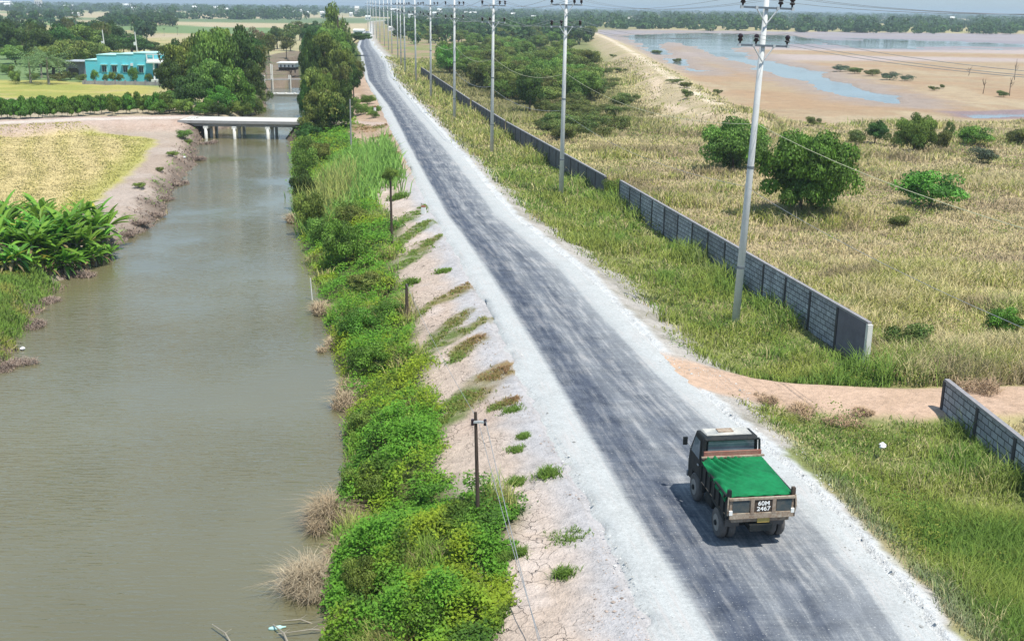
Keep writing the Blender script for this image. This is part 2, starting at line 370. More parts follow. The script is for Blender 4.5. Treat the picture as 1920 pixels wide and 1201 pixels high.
class MB:
    def __init__(s): s.v = []; s.f = []; s.uv = []
    def quadbox(s, c, sz, rz=0, top=(1, 1), M4=None):
        """box centred at c; top face scaled by top; ends turned by rz"""
        x, y, z = sz[0] / 2, sz[1] / 2, sz[2] / 2; b = len(s.v); cc, sn = math.cos(rz), math.sin(rz)
        for dz in (-1, 1):
            kx, ky = (1, 1) if dz < 0 else top
            for dx, dy in ((-1, -1), (1, -1), (1, 1), (-1, 1)):
                X, Y = dx * x * kx, dy * y * ky; s.v.append((c[0] + X * cc - Y * sn, c[1] + X * sn + Y * cc, c[2] + dz * z))
        s.f += [(b, b + 3, b + 2, b + 1), (b + 4, b + 5, b + 6, b + 7)] + [(b + i, b + (i + 1) % 4, b + 4 + (i + 1) % 4, b + 4 + i) for i in range(4)]
        return s
    def tube(s, pl, r, seg=8, cap=True):
        pl = [Vector(p) for p in pl]; r = r if isinstance(r, (list, tuple)) else [r] * len(pl); b = len(s.v)
        for i, p in enumerate(pl):
            t = (pl[min(i + 1, len(pl) - 1)] - pl[max(i - 1, 0)]).normalized()
            a = t.cross(Vector((0, 0, 1)) if abs(t.z) < .9 else Vector((1, 0, 0))).normalized(); c = t.cross(a)
            for k in range(seg):
                an = 2 * math.pi * k / seg; s.v.append(tuple(p + (a * math.cos(an) + c * math.sin(an)) * r[i]))
        for i in range(len(pl) - 1):
            for k in range(seg):
                k2 = (k + 1) % seg; s.f.append((b + i * seg + k, b + i * seg + k2, b + (i + 1) * seg + k2, b + (i + 1) * seg + k))
        if cap:
            s.f.append(tuple(b + k for k in range(seg))[::-1]); s.f.append(tuple(b + (len(pl) - 1) * seg + k for k in range(seg)))
        return s
    def poly(s, V, F):
        b = len(s.v); s.v += [tuple(p) for p in V]; s.f += [tuple(b + i for i in f) for f in F]; return s
    def prism(s, prof, x0, x1):
        """profile in (y, z) swept along x"""
        n = len(prof); b = len(s.v); s.v += [(x0, y, z) for y, z in prof] + [(x1, y, z) for y, z in prof]
        s.f += [tuple(b + i for i in range(n)), tuple(b + n + i for i in range(n))[::-1]]
        s.f += [(b + i, b + n + i, b + n + (i + 1) % n, b + (i + 1) % n) for i in range(n)]; return s
    def build(s, name, mat, parent=None, smooth=False, bevel=0):
        me = bpy.data.meshes.new(name); me.from_pydata(s.v, [], s.f); me.materials.append(mat)
        if bevel or True:
            import bmesh
            bm = bmesh.new(); bm.from_mesh(me); bmesh.ops.recalc_face_normals(bm, faces=bm.faces)
            if bevel: bmesh.ops.bevel(bm, geom=list(bm.edges), offset=bevel, segments=1, affect='EDGES')
            bm.to_mesh(me); bm.free()
        if smooth: me.polygons.foreach_set('use_smooth', [True] * len(me.polygons))
        return link(name, me, parent)
KIDS = {}
def children(o): return [c for c in COL.objects if c.parent == o]
def tree_of(o):
    return [(c, [(g, []) for g in children(c)]) for c in children(o)]
def dup(root, tr=None, loc=None, rz=None, scale=None, label=None):
    tr = tree_of(root) if tr is None else tr
    r = root.copy(); COL.objects.link(r)
    if loc is not None: r.location = loc
    if rz is not None: r.rotation_euler = (0, 0, rz)
    if scale is not None: r.scale = scale
    if label: r['label'] = label
    for c, gs in tr:
        d = c.copy(); COL.objects.link(d); d.parent = r
        for g, _ in gs: e = g.copy(); COL.objects.link(e); e.parent = d
    return r

# ------------------------------------------------------------------ ground
STUB = pts([(-900, 262), (0, 250), (150, 243), (285, 260), (292, 268), (250, 318), (190, 370), (120, 420), (-100, 470), (-900, 560)], -.85)
FIELD2 = pts([(-500, 152), (80, 150), (290, 162), (292, 188), (0, 184), (-500, 190)], -.85)
NEARG = pts([(-700, 560), (0, 488), (60, 500), (125, 512), (100, 560), (45, 610), (0, 640), (-700, 800)], -.9)
TONGUES = [((790, 800), (960, 706), .75, 1), ((752, 600), (905, 542), .55, 1), ((795, 650), (872, 600), .45, .6), ((795, 662), (930, 612), .4, .5), ((845, 682), (898, 645), .5, 1),
           ((745, 500), (822, 455), .8, .3), ((700, 480), (805, 428), .7, .2), ((740, 430), (805, 396), .8, 0), ((800, 790), (870, 740), .7, .0), ((920, 780), (975, 770), .4, 1.3),
           ((700, 265), (745, 262), 1.2, 1.4), ((690, 285), (755, 300), 1.0, 1.4), ((700, 250), (735, 240), .8, 1.3), ((655, 240), (700, 250), 1.2, 1.3)]
TPT = [(pts([a, b], -.6), w, g) for a, b, w, g in TONGUES]
def zones(x, y):
    """surface colour (albedo), clay mask, and a grass class for every ground point"""
    n3 = fbm(x / 28, y / 28, 3, 1); n1 = fbm(x / 7, y / 7, 4, 2); n0 = fbm(x / 1.8, y / 1.8, 3, 3); nf = fbm(x / .5, y / .5, 2, 4)
    L, Rr, a, b = gL(y), gR(y), wLf(y), wRf(y)
    c = np.empty(x.shape + (3,))
    def lay(m, col):
        m = np.clip(m, 0, 1)[..., None]; c[:] = c * (1 - m) + np.array(col) * m
    c[:] = (.40, .34, .17)
    lay(ss(.45, .65, n1) * .8, (.24, .25, .09)); lay(ss(.55, .75, n3), (.36, .28, .18)); lay(ss(.62, .78, n0) * .35, (.18, .17, .08))
    clay = np.zeros(x.shape)
    # left of the canal
    lf = x < a
    far = ss(110, 200, y) * lf
    st = vn(x / 60 + y / 400, y / 55, 41)
    lay(far * ss(.45, .55, st), (.36, .32, .18)); lay(far * (1 - ss(.32, .42, st)), (.15, .22, .09)); lay(far * ss(.75, .85, vn(x / 90, y / 130, 42)), (.40, .33, .22))
    gr_ = ss(250, 330, y) * (x > Rr + 6) * (1 - ss(900, 1400, y)) * (x < .12 * y); lay(gr_ * .8, (.20, .21, .08)); lay(gr_ * ss(.55, .7, vn(x / 25, y / 60, 45)) * .6, (.34, .29, .16))
    vf = ss(500, 700, y) * (x < Rr + 3)
    lay(vf * ss(.35, .6, vn(x / 250, y / 300, 43)), (.42, .35, .22)); lay(vf * ss(.6, .8, vn(x / 200, y / 260, 47)), (.14, .19, .09))
    near = lf * (1 - far)
    lay(near, (.40, .33, .28)); lay(near * ss(.45, .6, n1) * .6, (.34, .26, .2))
    m = ss(-.6, .6, sdp(x, y, STUB) + (n0 - .5) * 1.2) * lf
    row = .5 + .5 * np.sin((x * .93 + y * .36) * 1.9 + n3 * 9)
    lay(m, (.52, .42, .20)); lay(m * ss(.5, .9, row * .6 + n1 * .4) * .4, (.44, .37, .13)); lay(m * ss(.5, .7, n1) * .3, (.50, .44, .20))
    dst = sdp(x, y, STUB); lay(m * (1 - ss(.5, 3.5, dst)) * .6, (.30, .32, .06))
    m = ss(-2, 2, sdp(x, y, FIELD2)) * lf
    lay(m, (.36, .33, .10)); lay(m * ss(.45, .62, vn(x / 14, y / 3, 51)) * .8, (.26, .28, .07)); lay(m * ss(.6, .75, n1) * .7, (.42, .34, .16))
    k = (1 - ss(4.5, 8, dline(x, y, BROAD) + (n1 - .5) * 3)) * (x < a); lay(k, (.44, .34, .28)); lay(k * ss(.5, .65, n0) * .5, (.36, .25, .19))
    k = (1 - ss(1.1, 2.0, dline(x, y, BROAD))) * (x < a); lay(k * .8, (.56, .50, .44))
    m = ss(-.8, .8, sdp(x, y, NEARG) + (n0 - .5)) * lf; lay(m, (.13, .2, .04))
    m = (1 - ss(.4, 2.6, a - x + (n0 - .5) * 2)) * lf * (y < Y_CANAL + 20); lay(m, (.16, .125, .10))
    m = ((x > a - 6) & (x < b + 4) & (y > Y_CANAL - 2) & (y < Y_CANAL + 150)) * 1.0; lay(m, (.20, .155, .115)); lay(m * ss(.5, .65, n0) * .6, (.13, .13, .06))
    # clay bank on the left of the road
    bk = (x < L + .5) & (x > b - 2); bkf = bk * 1.0
    lay(bkf, (.47, .38, .315)); lay(bkf * ss(.5, .68, n1) * .7, (.43, .33, .27)); lay(bkf * ss(.55, .7, n0) * .5, (.54, .47, .43))
    d = L - x; lay(bkf * (1 - ss(.3, 1.7, d + (n0 - .5) * 1.6)) * .85, (.40, .40, .415))
    fy = ss(85, 110, y) * bkf; lay(fy * .8, (.34, .23, .15)); lay(fy * ss(.45, .6, vn((x + y * .4) / 1.2, (y - x) / 9, 61)) * .7, (.46, .34, .25))
    clay = bkf * ss(.6, 2.2, d) * (1 - ss(50, 90, y))
    veg = ss(-.5, .5, vRf(y) - x + (n0 - .5) * 1.5) * bkf; lay(veg, (.10, .12, .04)); clay = clay * (1 - veg)
    lay(bkf * (1 - ss(.2, 1.0, x - b)), (.14, .11, .08))
    for P, w, g in TPT:
        t = np.clip(((x - P[0, 0]) * (P[1, 0] - P[0, 0]) + (y - P[0, 1]) * (P[1, 1] - P[0, 1])) / ((P[1] - P[0]) @ (P[1] - P[0])), 0, 1)
        w = w * (.25 + .75 * np.sqrt(np.sin(np.pi * np.clip(t * .9 + .05, 0, 1)))); k = (1 - ss(w * .5, w * 1.3, dline(x, y, P) + (n0 - .5) * 1.3)) * bkf * (.55 + .45 * ss(.4, .6, nf))
        gg = np.clip(t * g + (n0 - .5), 0, 1)[..., None]
        c[:] = c * (1 - k[..., None]) + (np.array((.12, .16, .05)) * (1 - gg) + np.array((.29, .19, .10)) * gg) * k[..., None]; clay = clay * (1 - k)
    k = (1 - ss(1.6, 2.4, dline(x, y, BROAD2))) * bkf; lay(k, (.42, .33, .28))
    # right of the road
    rt = (x > Rr - .5) * 1.0; dr = x - Rr
    inw = rt * (1 - ss(-1, 1, x - wallX(y))); lay(inw, (.20, .22, .08)); lay(inw * ss(.5, .65, n1), (.30, .26, .14)); lay(inw * ss(100, 130, y) * ss(.4, .6, n1), (.30, .22, .14))
    vw = np.interp(y, [15, 34, 42, 70, 95, 400], [.5, .5, 3.2, 2.9, 2.0, 3.0])
    k = rt * (1 - ss(vw * .6, vw * 1.2, dr + (n0 - .5) * 1.6 + (n1 - .5))); lay(k, (.40, .37, .335)); lay(k * ss(.5, .62, n0) * .6, (.27, .25, .2))
    lay(rt * (1 - ss(.05, .6, dr + (nf - .5) * .5)), (.52, .53, .53))
    dt = dline(x, y, TRACK); k = rt * (1 - ss(1.35, 2.1, dt + (n0 - .5) * 1.1)); lay(k, (.50, .355, .26)); lay(k * ss(.5, .65, n0) * .5, (.43, .30, .21))
    trk = k
    fr = (y > 60) & (x > wallX(y))
    if fr.any():
        r = sdp(x, y, RES); k = ss(-7, 3, r + (n1 - .5) * 8); lay(k, (.36, .275, .175)); lay(k * ss(.42, .6, vn(x / 30, y / 12, 71)), (.36, .25, .155)); lay(k * ss(.5, .62, fbm(x / 18, y / 40, 3, 74)) * .6, (.41, .335, .225)); lay(k * ss(.45, .7, n0) * .35, (.30, .22, .15)); lay(k * ss(.5, .62, fbm(x / 5, y / 9, 4, 75)) * .5, (.33, .22, .135))
        up = ss(330, 400, y + (n3 - .5) * 120) * k; lay(up * ss(.4, .55, vn(x / 150, y / 45, 73)), (.40, .33, .30)); lay(up * ss(520, 600, y) * .8, (.27, .25, .27))
        for Wp, cc, e in ((RIVER, (.30, .25, .22), 10), (MUDW, (.25, .23, .25), 30), (PUD, (.22, .17, .19), 4), (POND, (.2, .17, .1), 2)):
            w = sdp(x, y, Wp); lay(ss(-e, 0, w + (n1 - .5) * e) * .85, cc)
        kr = 1 - ss(3, 12, dline(x, y, RIDGE) + (n1 - .5) * 8); lay(kr * fr, (.42, .34, .22)); lay((1 - ss(.6, 1.8, dline(x, y, RIDGE))) * fr, (.60, .50, .38))
        for T in TRL: lay((1 - ss(.5, 1.3, dline(x, y, T))) * fr, (.58, .46, .33))
        sw = ss(-4, 4, sdp(x, y, SANDY) + (n1 - .5) * 14); lay(sw * fr * (1 - kr), (.46, .37, .24)); lay(sw * fr * ss(.52, .66, n1) * .6, (.33, .29, .15))
    gv = ss(-12, 4, sdp(x, y, GROVE)) * fr * (1 - ss(-4, 2, sdp(x, y, SANDY))); lay(gv * .85, (.15, .17, .06)); lay(gv * ss(.5, .65, n1) * .7, (.24, .22, .09))
    # thin grass share 0..1 and greenness for the blades
    return c, clay, veg, inw, trk
TRL = [pts([(1205, 145), (1232, 165), (1228, 185)], -.3), pts([(1250, 200), (1290, 222), (1330, 232)], -.3), pts([(1440, 232), (1560, 238), (1700, 236), (1920, 240), (2300, 246)], -1.2)]
GROVE = pts([(800, 62), (1060, 58), (1120, 90), (1185, 140), (1200, 235), (1060, 240), (940, 190), (850, 150), (795, 120)], -.8)
SANDY = pts([(1092, 58), (1150, 72), (1215, 112), (1370, 212), (1395, 246), (1240, 244), (1200, 205), (1185, 150), (1130, 100)], -.6)

def build_ground():
    Y = np.concatenate([np.geomspace(7, 420, 640, endpoint=False), np.geomspace(420, 3000, 150, endpoint=False), np.geomspace(3000, 40000, 20)])
    T = np.linspace(-.62, .62, 520); wide = np.array([-4, -2, -1.2, -.85, -.7]); T = np.concatenate([wide, T, -wide[::-1]])
    yy, tt = np.meshgrid(Y, T, indexing='ij'); xx = tt * (yy + 6)
    x, y = xx.ravel(), yy.ravel(); z = land(x, y); c, clay, *_ = zones(x, y)
    r, k = len(Y), len(T); i = np.arange((r - 1) * k).reshape(r - 1, k)[:, :-1].ravel()
    q = np.stack([i, i + 1, i + k + 1, i + k], 1)
    me = mesh_np('ground', np.stack([x, y, z], 1), q.ravel(), np.full(len(q), 4), M['ground'], c, True, extra={'crack': clay})
    tag(link('ground', me), kind='structure')
build_ground()

def strip(name, fl, fr, us, y0, y1, n, z, mat, ncol=13, drop=.0, jag=0):
    Y = np.geomspace(y0, y1, n); cols = np.linspace(0, 3, ncol); V = []; UV = []
    e = [gL(Y), aL(Y), aR(Y), gR(Y)]
    mid = (e[1] + e[2]) / 2; s = np.concatenate([[0], np.cumsum(np.hypot(np.diff(mid), np.diff(Y)))])
    for u in cols:
        i = min(int(u), 2); x = e[i] + (e[i + 1] - e[i]) * (u - i)
        zz = np.full(n, z) - (drop if u in (0, 3) else 0)
        if u in (0, 3): x = x + (fbm(Y / .7, Y * 0 + u, 3, 81) - .5) * jag + (fbm(Y / 5, Y * 0 + u, 2, 82) - .5) * jag
        V.append(np.stack([x, Y, zz], 1)); UV.append(np.stack([np.full(n, u), s], 1))
    V = np.concatenate(V); UV = np.concatenate(UV); c = len(cols)
    i = (np.arange(c - 1)[:, None] * n + np.arange(n - 1)[None]).ravel(); q = np.stack([i, i + n, i + n + 1, i + 1], 1)
    me = mesh_np(name, V, q.ravel(), np.full(len(q), 4), mat, smooth=True, uv=UV); return tag(link(name, me), kind='structure')
strip('road', None, None, None, 6, 640, 1400, 0.0, M['road'], drop=.26, jag=.7)

def sheet(name, P, z, mat):
    mb = MB(); mb.poly([(p[0], p[1], z) for p in P], [tuple(range(len(P)))]); o = mb.build(name, mat); return tag(o, kind='structure')
Yc = np.linspace(2, Y_CANAL - 1, 60)
cw = np.vstack([np.stack([wLf(Yc) - 2.2, Yc], 1), np.stack([wRf(Yc) + 1.6, Yc], 1)[::-1]])
n = len(Yc); mb = MB(); mb.poly([(p[0], p[1], -2.0) for p in cw], [(i, 2 * n - 1 - i, 2 * n - 2 - i, i + 1) for i in range(n - 1)])
tag(mb.build('canal_water', M['canal']), kind='structure')
rx = at(1120, 58, -2)
sheet('reservoir_water', [at(1105, 60, -2), at(1000, 56.5, -2) * 1.0, at(2900, 70, -2), at(2900, 300, -2), at(1700, 240, -2), at(1385, 210, -2)], -2.0, M['river'])
sheet('pond_water', [at(1128, 208, -1.95), at(1165, 208, -1.95), at(1168, 242, -1.95), at(1128, 242, -1.95)], -1.99, M['river'])

# ------------------------------------------------------------------ grass, weeds
rng = np.random.default_rng(7)
PAL = {'green': (.175, .29, .05), 'lime': (.34, .37, .08), 'straw': (.70, .61, .32), 'olive': (.38, .38, .12), 'brown': (.44, .34, .19), 'deep': (.06, .12, .025), 'grey': (.30, .27, .2), 'pink': (.62, .50, .32)}
PA = {k: np.array(v) for k, v in PAL.items()}
def samp(n, y0, y1, t0, t1):
    Y = np.exp(rng.uniform(math.log(y0), math.log(y1), n)); t = rng.uniform(t0, t1, n); return t * (Y + 6), Y
def mixc(a, b, f): return a * (1 - f[:, None]) + b * f[:, None]
def grass_obj(name, x, y, h, w, lean, C, per, spread, label, cat, mat='grass', zoff=-.02, cv=.28):
    n = len(x); k = per
    X = np.repeat(x, k) + rng.normal(0, 1, n * k) * np.repeat(spread, k); Yv = np.repeat(y, k) + rng.normal(0, 1, n * k) * np.repeat(spread, k)
    Z = land(X, Yv) + zoff; H = np.repeat(h, k) * rng.uniform(.55, 1.15, n * k)
    CC = np.repeat(C, k, 0) * rng.uniform(1 - cv, 1 + cv, (n * k, 1))
    V, lo, to, cc = blades(np.stack([X, Yv, Z], 1), H, np.repeat(w, k), np.repeat(lean, k) * rng.uniform(.3, 1.6, n * k), CC, rng)
    me = mesh_np(name, V, lo, to, M[mat], cc); return tag(link(name, me), label, cat, kind='stuff')
def wpx(y): return 1.15 * (y + 4) / 1109.0          # width of about one picture element at distance y

def right_grass():
    x, y = samp(150000, 15, 330, -.14, .56)
    Rr = gR(y); W = wallX(y); n1 = fbm(x / 7, y / 7, 4, 2); n0 = fbm(x / 1.8, y / 1.8, 3, 3); n3 = fbm(x / 28, y / 28, 3, 1); nc = fbm(x / 3.5, y / 3.5, 3, 12)
    dr = x - Rr; dt = dline(x, y, TRACK)
    ok = (dr > .25 + .9 * n0) & (dt > 1.7 + n0) & (y < 330)
    res = np.where(y > 60, sdp(x, y, RES), -99.); ok &= res < -3
    vw = np.interp(y, [15, 34, 42, 70, 95, 400], [.6, .6, 3.0, 2.6, 1.6, 2.0]); p = ss(vw * .4, vw * 1.3, dr + (n0 - .5) * 1.2)
    san = ss(-4, 6, sdp(x, y, SANDY)); p = p * (1 - .93 * san)
    ok &= rng.uniform(0, 1, len(x)) < p
    ok &= ~((np.abs(x - W) < .35))
    x, y, dr, dt, n0, n1, n3, nc, W, san = [q[ok] for q in (x, y, dr, dt, n0, n1, n3, nc, W, san)]
    inner = x < W
    a, b = x[inner], y[inner]
    for side in (True, False):
        s = inner == side; X, Y = x[s], y[s]; q0, q1, q3, qc = n0[s], n1[s], n3[s], nc[s]; r = rng.uniform(0, 1, s.sum()); edge = ss(0, 3, dr[s])
        if side:
            g = ss(.40, .58, q1 * .5 + qc * .5)                                      # green against straw
            C = mixc(np.tile(PA['green'], (len(X), 1)), np.tile(PA['lime'], (len(X), 1)), ss(.35, .65, q0))
            dry = np.clip(.12 + (1 - g) * .85 + .5 * ss(.52, .64, fbm(X / 4.2, Y / 3.1, 3, 99)) + .25 * ss(95, 130, Y) + (1 - edge) * .35 - .28 * ss(.0, 1, (dr[s] > 2) * (Y < 60)), 0, 1)
            far_b = ss(100, 125, Y)
            C = mixc(C, np.tile(PA['olive'], (len(X), 1)), np.clip(far_b * .5, 0, 1))
            st = mixc(np.tile(PA['straw'], (len(X), 1)), np.tile(PA['brown'], (len(X), 1)), (r < .3) * 1.0)
            C = mixc(C, st, ((rng.uniform(0, 1, len(X)) < dry * .42) * 1.0) * .85)
            C = mixc(C, np.tile(np.array((.36, .36, .28)), (len(X), 1)), (1 - ss(.3, 1.8, dr[s])) * .75)
            nw = 1 - ss(.3, 2.2, np.abs(X - wallX(Y))); C = mixc(C, np.tile(PA['green'], (len(X), 1)), np.clip(nw * .5 + .3 * ss(.45, .6, q0), 0, 1) * (Y < 110))
            h = (.15 + .5 * ss(.35, .65, qc) + .25 * ss(.5, .65, q1)) * (.3 + .7 * edge) * (1 + .25 * ss(60, 120, Y)) + .85 * nw * ss(.35, .6, qc)
            grass_obj('roadside_grass', X, Y, h, np.maximum(.022, wpx(Y) * .85), np.full(len(X), .55), C, 6, .08 + .0035 * Y,
                      'green and straw coloured grass on the verge between the road and the block wall', 'grass')
        else:
            q5 = fbm(X / 11, Y / 9, 3, 91); q6 = fbm(X / 5, Y / 4, 3, 92); g = ss(.42, .60, q1 * .35 + qc * .25 + q5 * .4)
            C = mixc(np.tile(PA['olive'], (len(X), 1)), np.tile(PA['lime'], (len(X), 1)), ss(.4, .7, q0) * .7)
            C = mixc(C, np.tile(PA['green'], (len(X), 1)), ss(.6, .7, qc) * .6)
            st = mixc(np.tile(PA['straw'], (len(X), 1)), np.tile(PA['pink'], (len(X), 1)), ss(.45, .65, q3) * .7)
            C = mixc(C, st, ((rng.uniform(0, 1, len(X)) < (.35 + .5 * (1 - g))) * 1.0) * .9)
            C = mixc(C, np.tile(np.array((.30, .22, .15)), (len(X), 1)), ss(.58, .68, q6) * .6); C = mixc(C, np.tile(np.array((.62, .52, .30)), (len(X), 1)), ss(.58, .7, 1 - q6) * .6)
            ol = ss(120, 170, Y) * (X < 20); C = mixc(C, np.tile(np.array((.16, .17, .055)), (len(X), 1)), ol * .6)
            h = (.22 + .35 * ss(.35, .7, qc) + .65 * ss(.52, .68, q5)) * (1 - .6 * san[s])
            grass_obj('tall_dry_grass', X, Y, h, np.maximum(.025, wpx(Y) * .85), np.full(len(X), .6), C, 6, .1 + .004 * Y,
                      'tall straw and olive grass of the rough field beyond the block wall', 'grass')
right_grass()
def verge_weeds():
    x, y = samp(52000, 15, 150, -.1, .56); n5 = fbm(x / 3.1, y / 2.6, 3, 95); n6 = fbm(x / 1.2, y / 1.2, 2, 96)
    dr = x - gR(y); ok = (dr > .9) & (dline(x, y, TRACK) > 2.2) & (n5 * .7 + n6 * .3 > np.where(x < wallX(y), .53, .60)) & ((y < 60) | (sdp(x, y, RES) < -4)); x, y, n5, n6 = x[ok], y[ok], n5[ok], n6[ok]
    k = 5; X = np.repeat(x, k) + rng.normal(0, .05 + .002 * np.repeat(y, k)); Yv = np.repeat(y, k) + rng.normal(0, .06 + .003 * np.repeat(y, k))
    H = .15 + .75 * ss(.53, .75, np.repeat(n5 * .7 + n6 * .3, k)); n = len(X); Z = land(X, Yv) + H * rng.uniform(.3, 1.1, n); N = rng.normal(0, .4, (n, 3)); N[:, 2] = 1
    C0 = mixc(np.tile(PA['green'], (len(x), 1)), np.tile(np.array((.24, .27, .05)), (len(x), 1)), ss(.4, .6, n6)); C0 = mixc(C0, np.tile(PA['deep'], (len(x), 1)), ss(.5, .7, fbm(x / 6, y / 6, 3, 97)) * .6)
    me = leafmesh('verge_weeds', np.stack([X, Yv, Z], 1), N, np.maximum(rng.uniform(.06, .12, n), wpx(Yv) * 1.7), np.repeat(C0, k, 0) * rng.uniform(.6, 1.35, (n, 1)), M['grass'], rng, .5)
    tag(link('verge_weeds', me), 'clumps of darker green leafy weeds among the grass right of the road', 'weeds', kind='stuff')
verge_weeds()

def bank_weeds():
    x, y = samp(260000, 14, 150, -.36, .1)
    L, b, v = gL(y), wRf(y), vRf(y); n0 = fbm(x / 1.8, y / 1.8, 3, 3); n1 = fbm(x / 3.2, y / 3.2, 3, 15); nb_ = fbm(x / 1.1, y / 1.1, 2, 16)
    ok = (x > b - .25 + n0 * .4) & (x < v - .2 + (n0 - .5) * 2.6 + (n1 - .5) * 2.2) & (x < L - .6)
    ok &= (fbm(x / .8, y / .9, 3, 23) > .385)
    x, y, b, v, n0, n1, nb_ = [q[ok] for q in (x, y, b, v, n0, n1, nb_)]
    w = np.maximum(v - b, .5); t = np.clip((x - b) / w, 0, 1)
    dome = np.sqrt(np.clip(1 - (2 * t - 1) ** 4, 0, 1))
    H = dome * (.08 + 1.15 * ss(.38, .68, n1) * (1 - .6 * t) + .55 * ss(.45, .62, nb_))
    k = 5; e = 1e-1
    X = np.repeat(x, k) + rng.normal(0, .05 + .0025 * np.repeat(y, k)); Yv = np.repeat(y, k) + rng.normal(0, .07 + .003 * np.repeat(y, k)); HH = np.repeat(H, k)
    Z = land(X, Yv) + HH * rng.uniform(.65, 1.08, len(X)) + .04
    n = len(X); N = rng.normal(0, .35, (n, 3)); N[:, 2] = 1
    C0 = mixc(np.tile(PA['green'] * np.array((.8, 1.12, .7)), (len(x), 1)), np.tile(np.array((.27, .36, .03)), (len(x), 1)), ss(.42, .66, fbm(x / 2.1, y / 2.1, 3, 18)))
    C0 = mixc(C0, np.tile(PA['deep'], (len(x), 1)), ss(.55, .72, fbm(x / 1.3, y / 1.3, 3, 19)) * .75)
    C = np.repeat(C0, k, 0) * rng.uniform(.65, 1.35, (n, 1))
    size = np.maximum(rng.uniform(.07, .15, n), wpx(Yv) * 2.0)
    me = leafmesh('bank_weeds', np.stack([X, Yv, Z], 1), N, size, C, M['grass'], rng, .55)
    tag(link('bank_weeds', me), 'bright green leafy weeds and creepers covering the bank between canal and bare clay', 'weeds', kind='stuff')
bank_weeds()
def bank_mix():
    x, y = samp(60000, 14, 110, -.32, .1); b, v = wRf(y), vRf(y); n1 = fbm(x / 1.6, y / 2.2, 3, 24); n2 = fbm(x / 2.4, y / 2.0, 3, 25)
    ok = (x > b + .1) & (x < v - .1) & (x < gL(y) - .8) & (n1 > .57); x, y, n1, n2, b, v = [q[ok] for q in (x, y, n1, n2, b, v)]
    C = mixc(np.tile(np.array((.24, .38, .06)), (len(x), 1)), np.tile(np.array((.42, .42, .14)), (len(x), 1)), ss(.5, .62, n2))
    C = mixc(C, np.tile(np.array((.34, .27, .16)), (len(x), 1)), (rng.uniform(0, 1, len(x)) < .15) * 1.0)
    grass_obj('bank_tall_grass', x, y, .3 + .6 * ss(.55, .68, n1), np.maximum(.02, wpx(y) * .8), np.full(len(x), .5), C, 6, .08 + .002 * y, 'longer pale blades and stalks sticking out of the bank weeds', 'grass')
bank_mix()

def tongues_grass():
    X, Y, C, H = [], [], [], []
    for P, w, g in TPT:
        L = np.linalg.norm(P[1] - P[0]); m = int(170 * w * L / (1 + .0012 * P[0, 1] ** 2) * 2.0) + 120
        t = rng.uniform(0, 1, m); q = P[0] + (P[1] - P[0]) * t[:, None] + rng.normal(0, 1, (m, 2)) * (w * .5 * (.25 + .75 * np.sqrt(np.sin(np.pi * (t * .9 + .05)))))[:, None]; kk = fbm(q[:, 0] / .9, q[:, 1] / .9, 3, 77) > .44; q = q[kk]; t = t[kk]; m = len(t)
        X.append(q[:, 0]); Y.append(q[:, 1]); gg = np.clip(t * g + rng.normal(0, .2, m), 0, 1)
        C.append(mixc(np.tile(PA['green'], (m, 1)), np.tile(np.array((.33, .20, .10)), (m, 1)), gg)); H.append(np.full(m, .14))
    for px, py, r, h in [(1027, 892, .28, .3), (968, 906, .18, .2), (968, 845, .2, .15), (980, 820, .15, .15), (1064, 1010, .4, .14), (940, 1047, .18, .2), (972, 1040, .16, .25), (1055, 1080, .2, .25), (1013, 640, .0, .0),
                         (770, 530, .3, .3), (830, 510, .35, .2), (748, 372, .6, .5), (730, 330, .8, .5), (960, 770, .3, .15), (705, 208, 1.2, .8), (690, 190, 1.2, .6), (870, 1010, .25, .2)]:
        if r == 0: continue
        p = place(px, py); m = 90; X.append(p[0] + rng.normal(0, r * .6, m)); Y.append(p[1] + rng.normal(0, r * .6, m)); H.append(np.full(m, h)); C.append(np.tile(PA['green'] * .9, (m, 1)))
    X, Y, C, H = map(np.concatenate, (X, Y, C, H))
    ok = X < gL(Y) - .1; X, Y, C, H = X[ok], Y[ok], C[ok], H[ok]
    grass_obj('bank_grass', X, Y, H, np.maximum(.02, wpx(Y) * .8), np.full(len(X), .8), C, 5, np.full(len(X), .06), 'low green and rust coloured grass patches on the bare clay bank', 'grass')
tongues_grass()

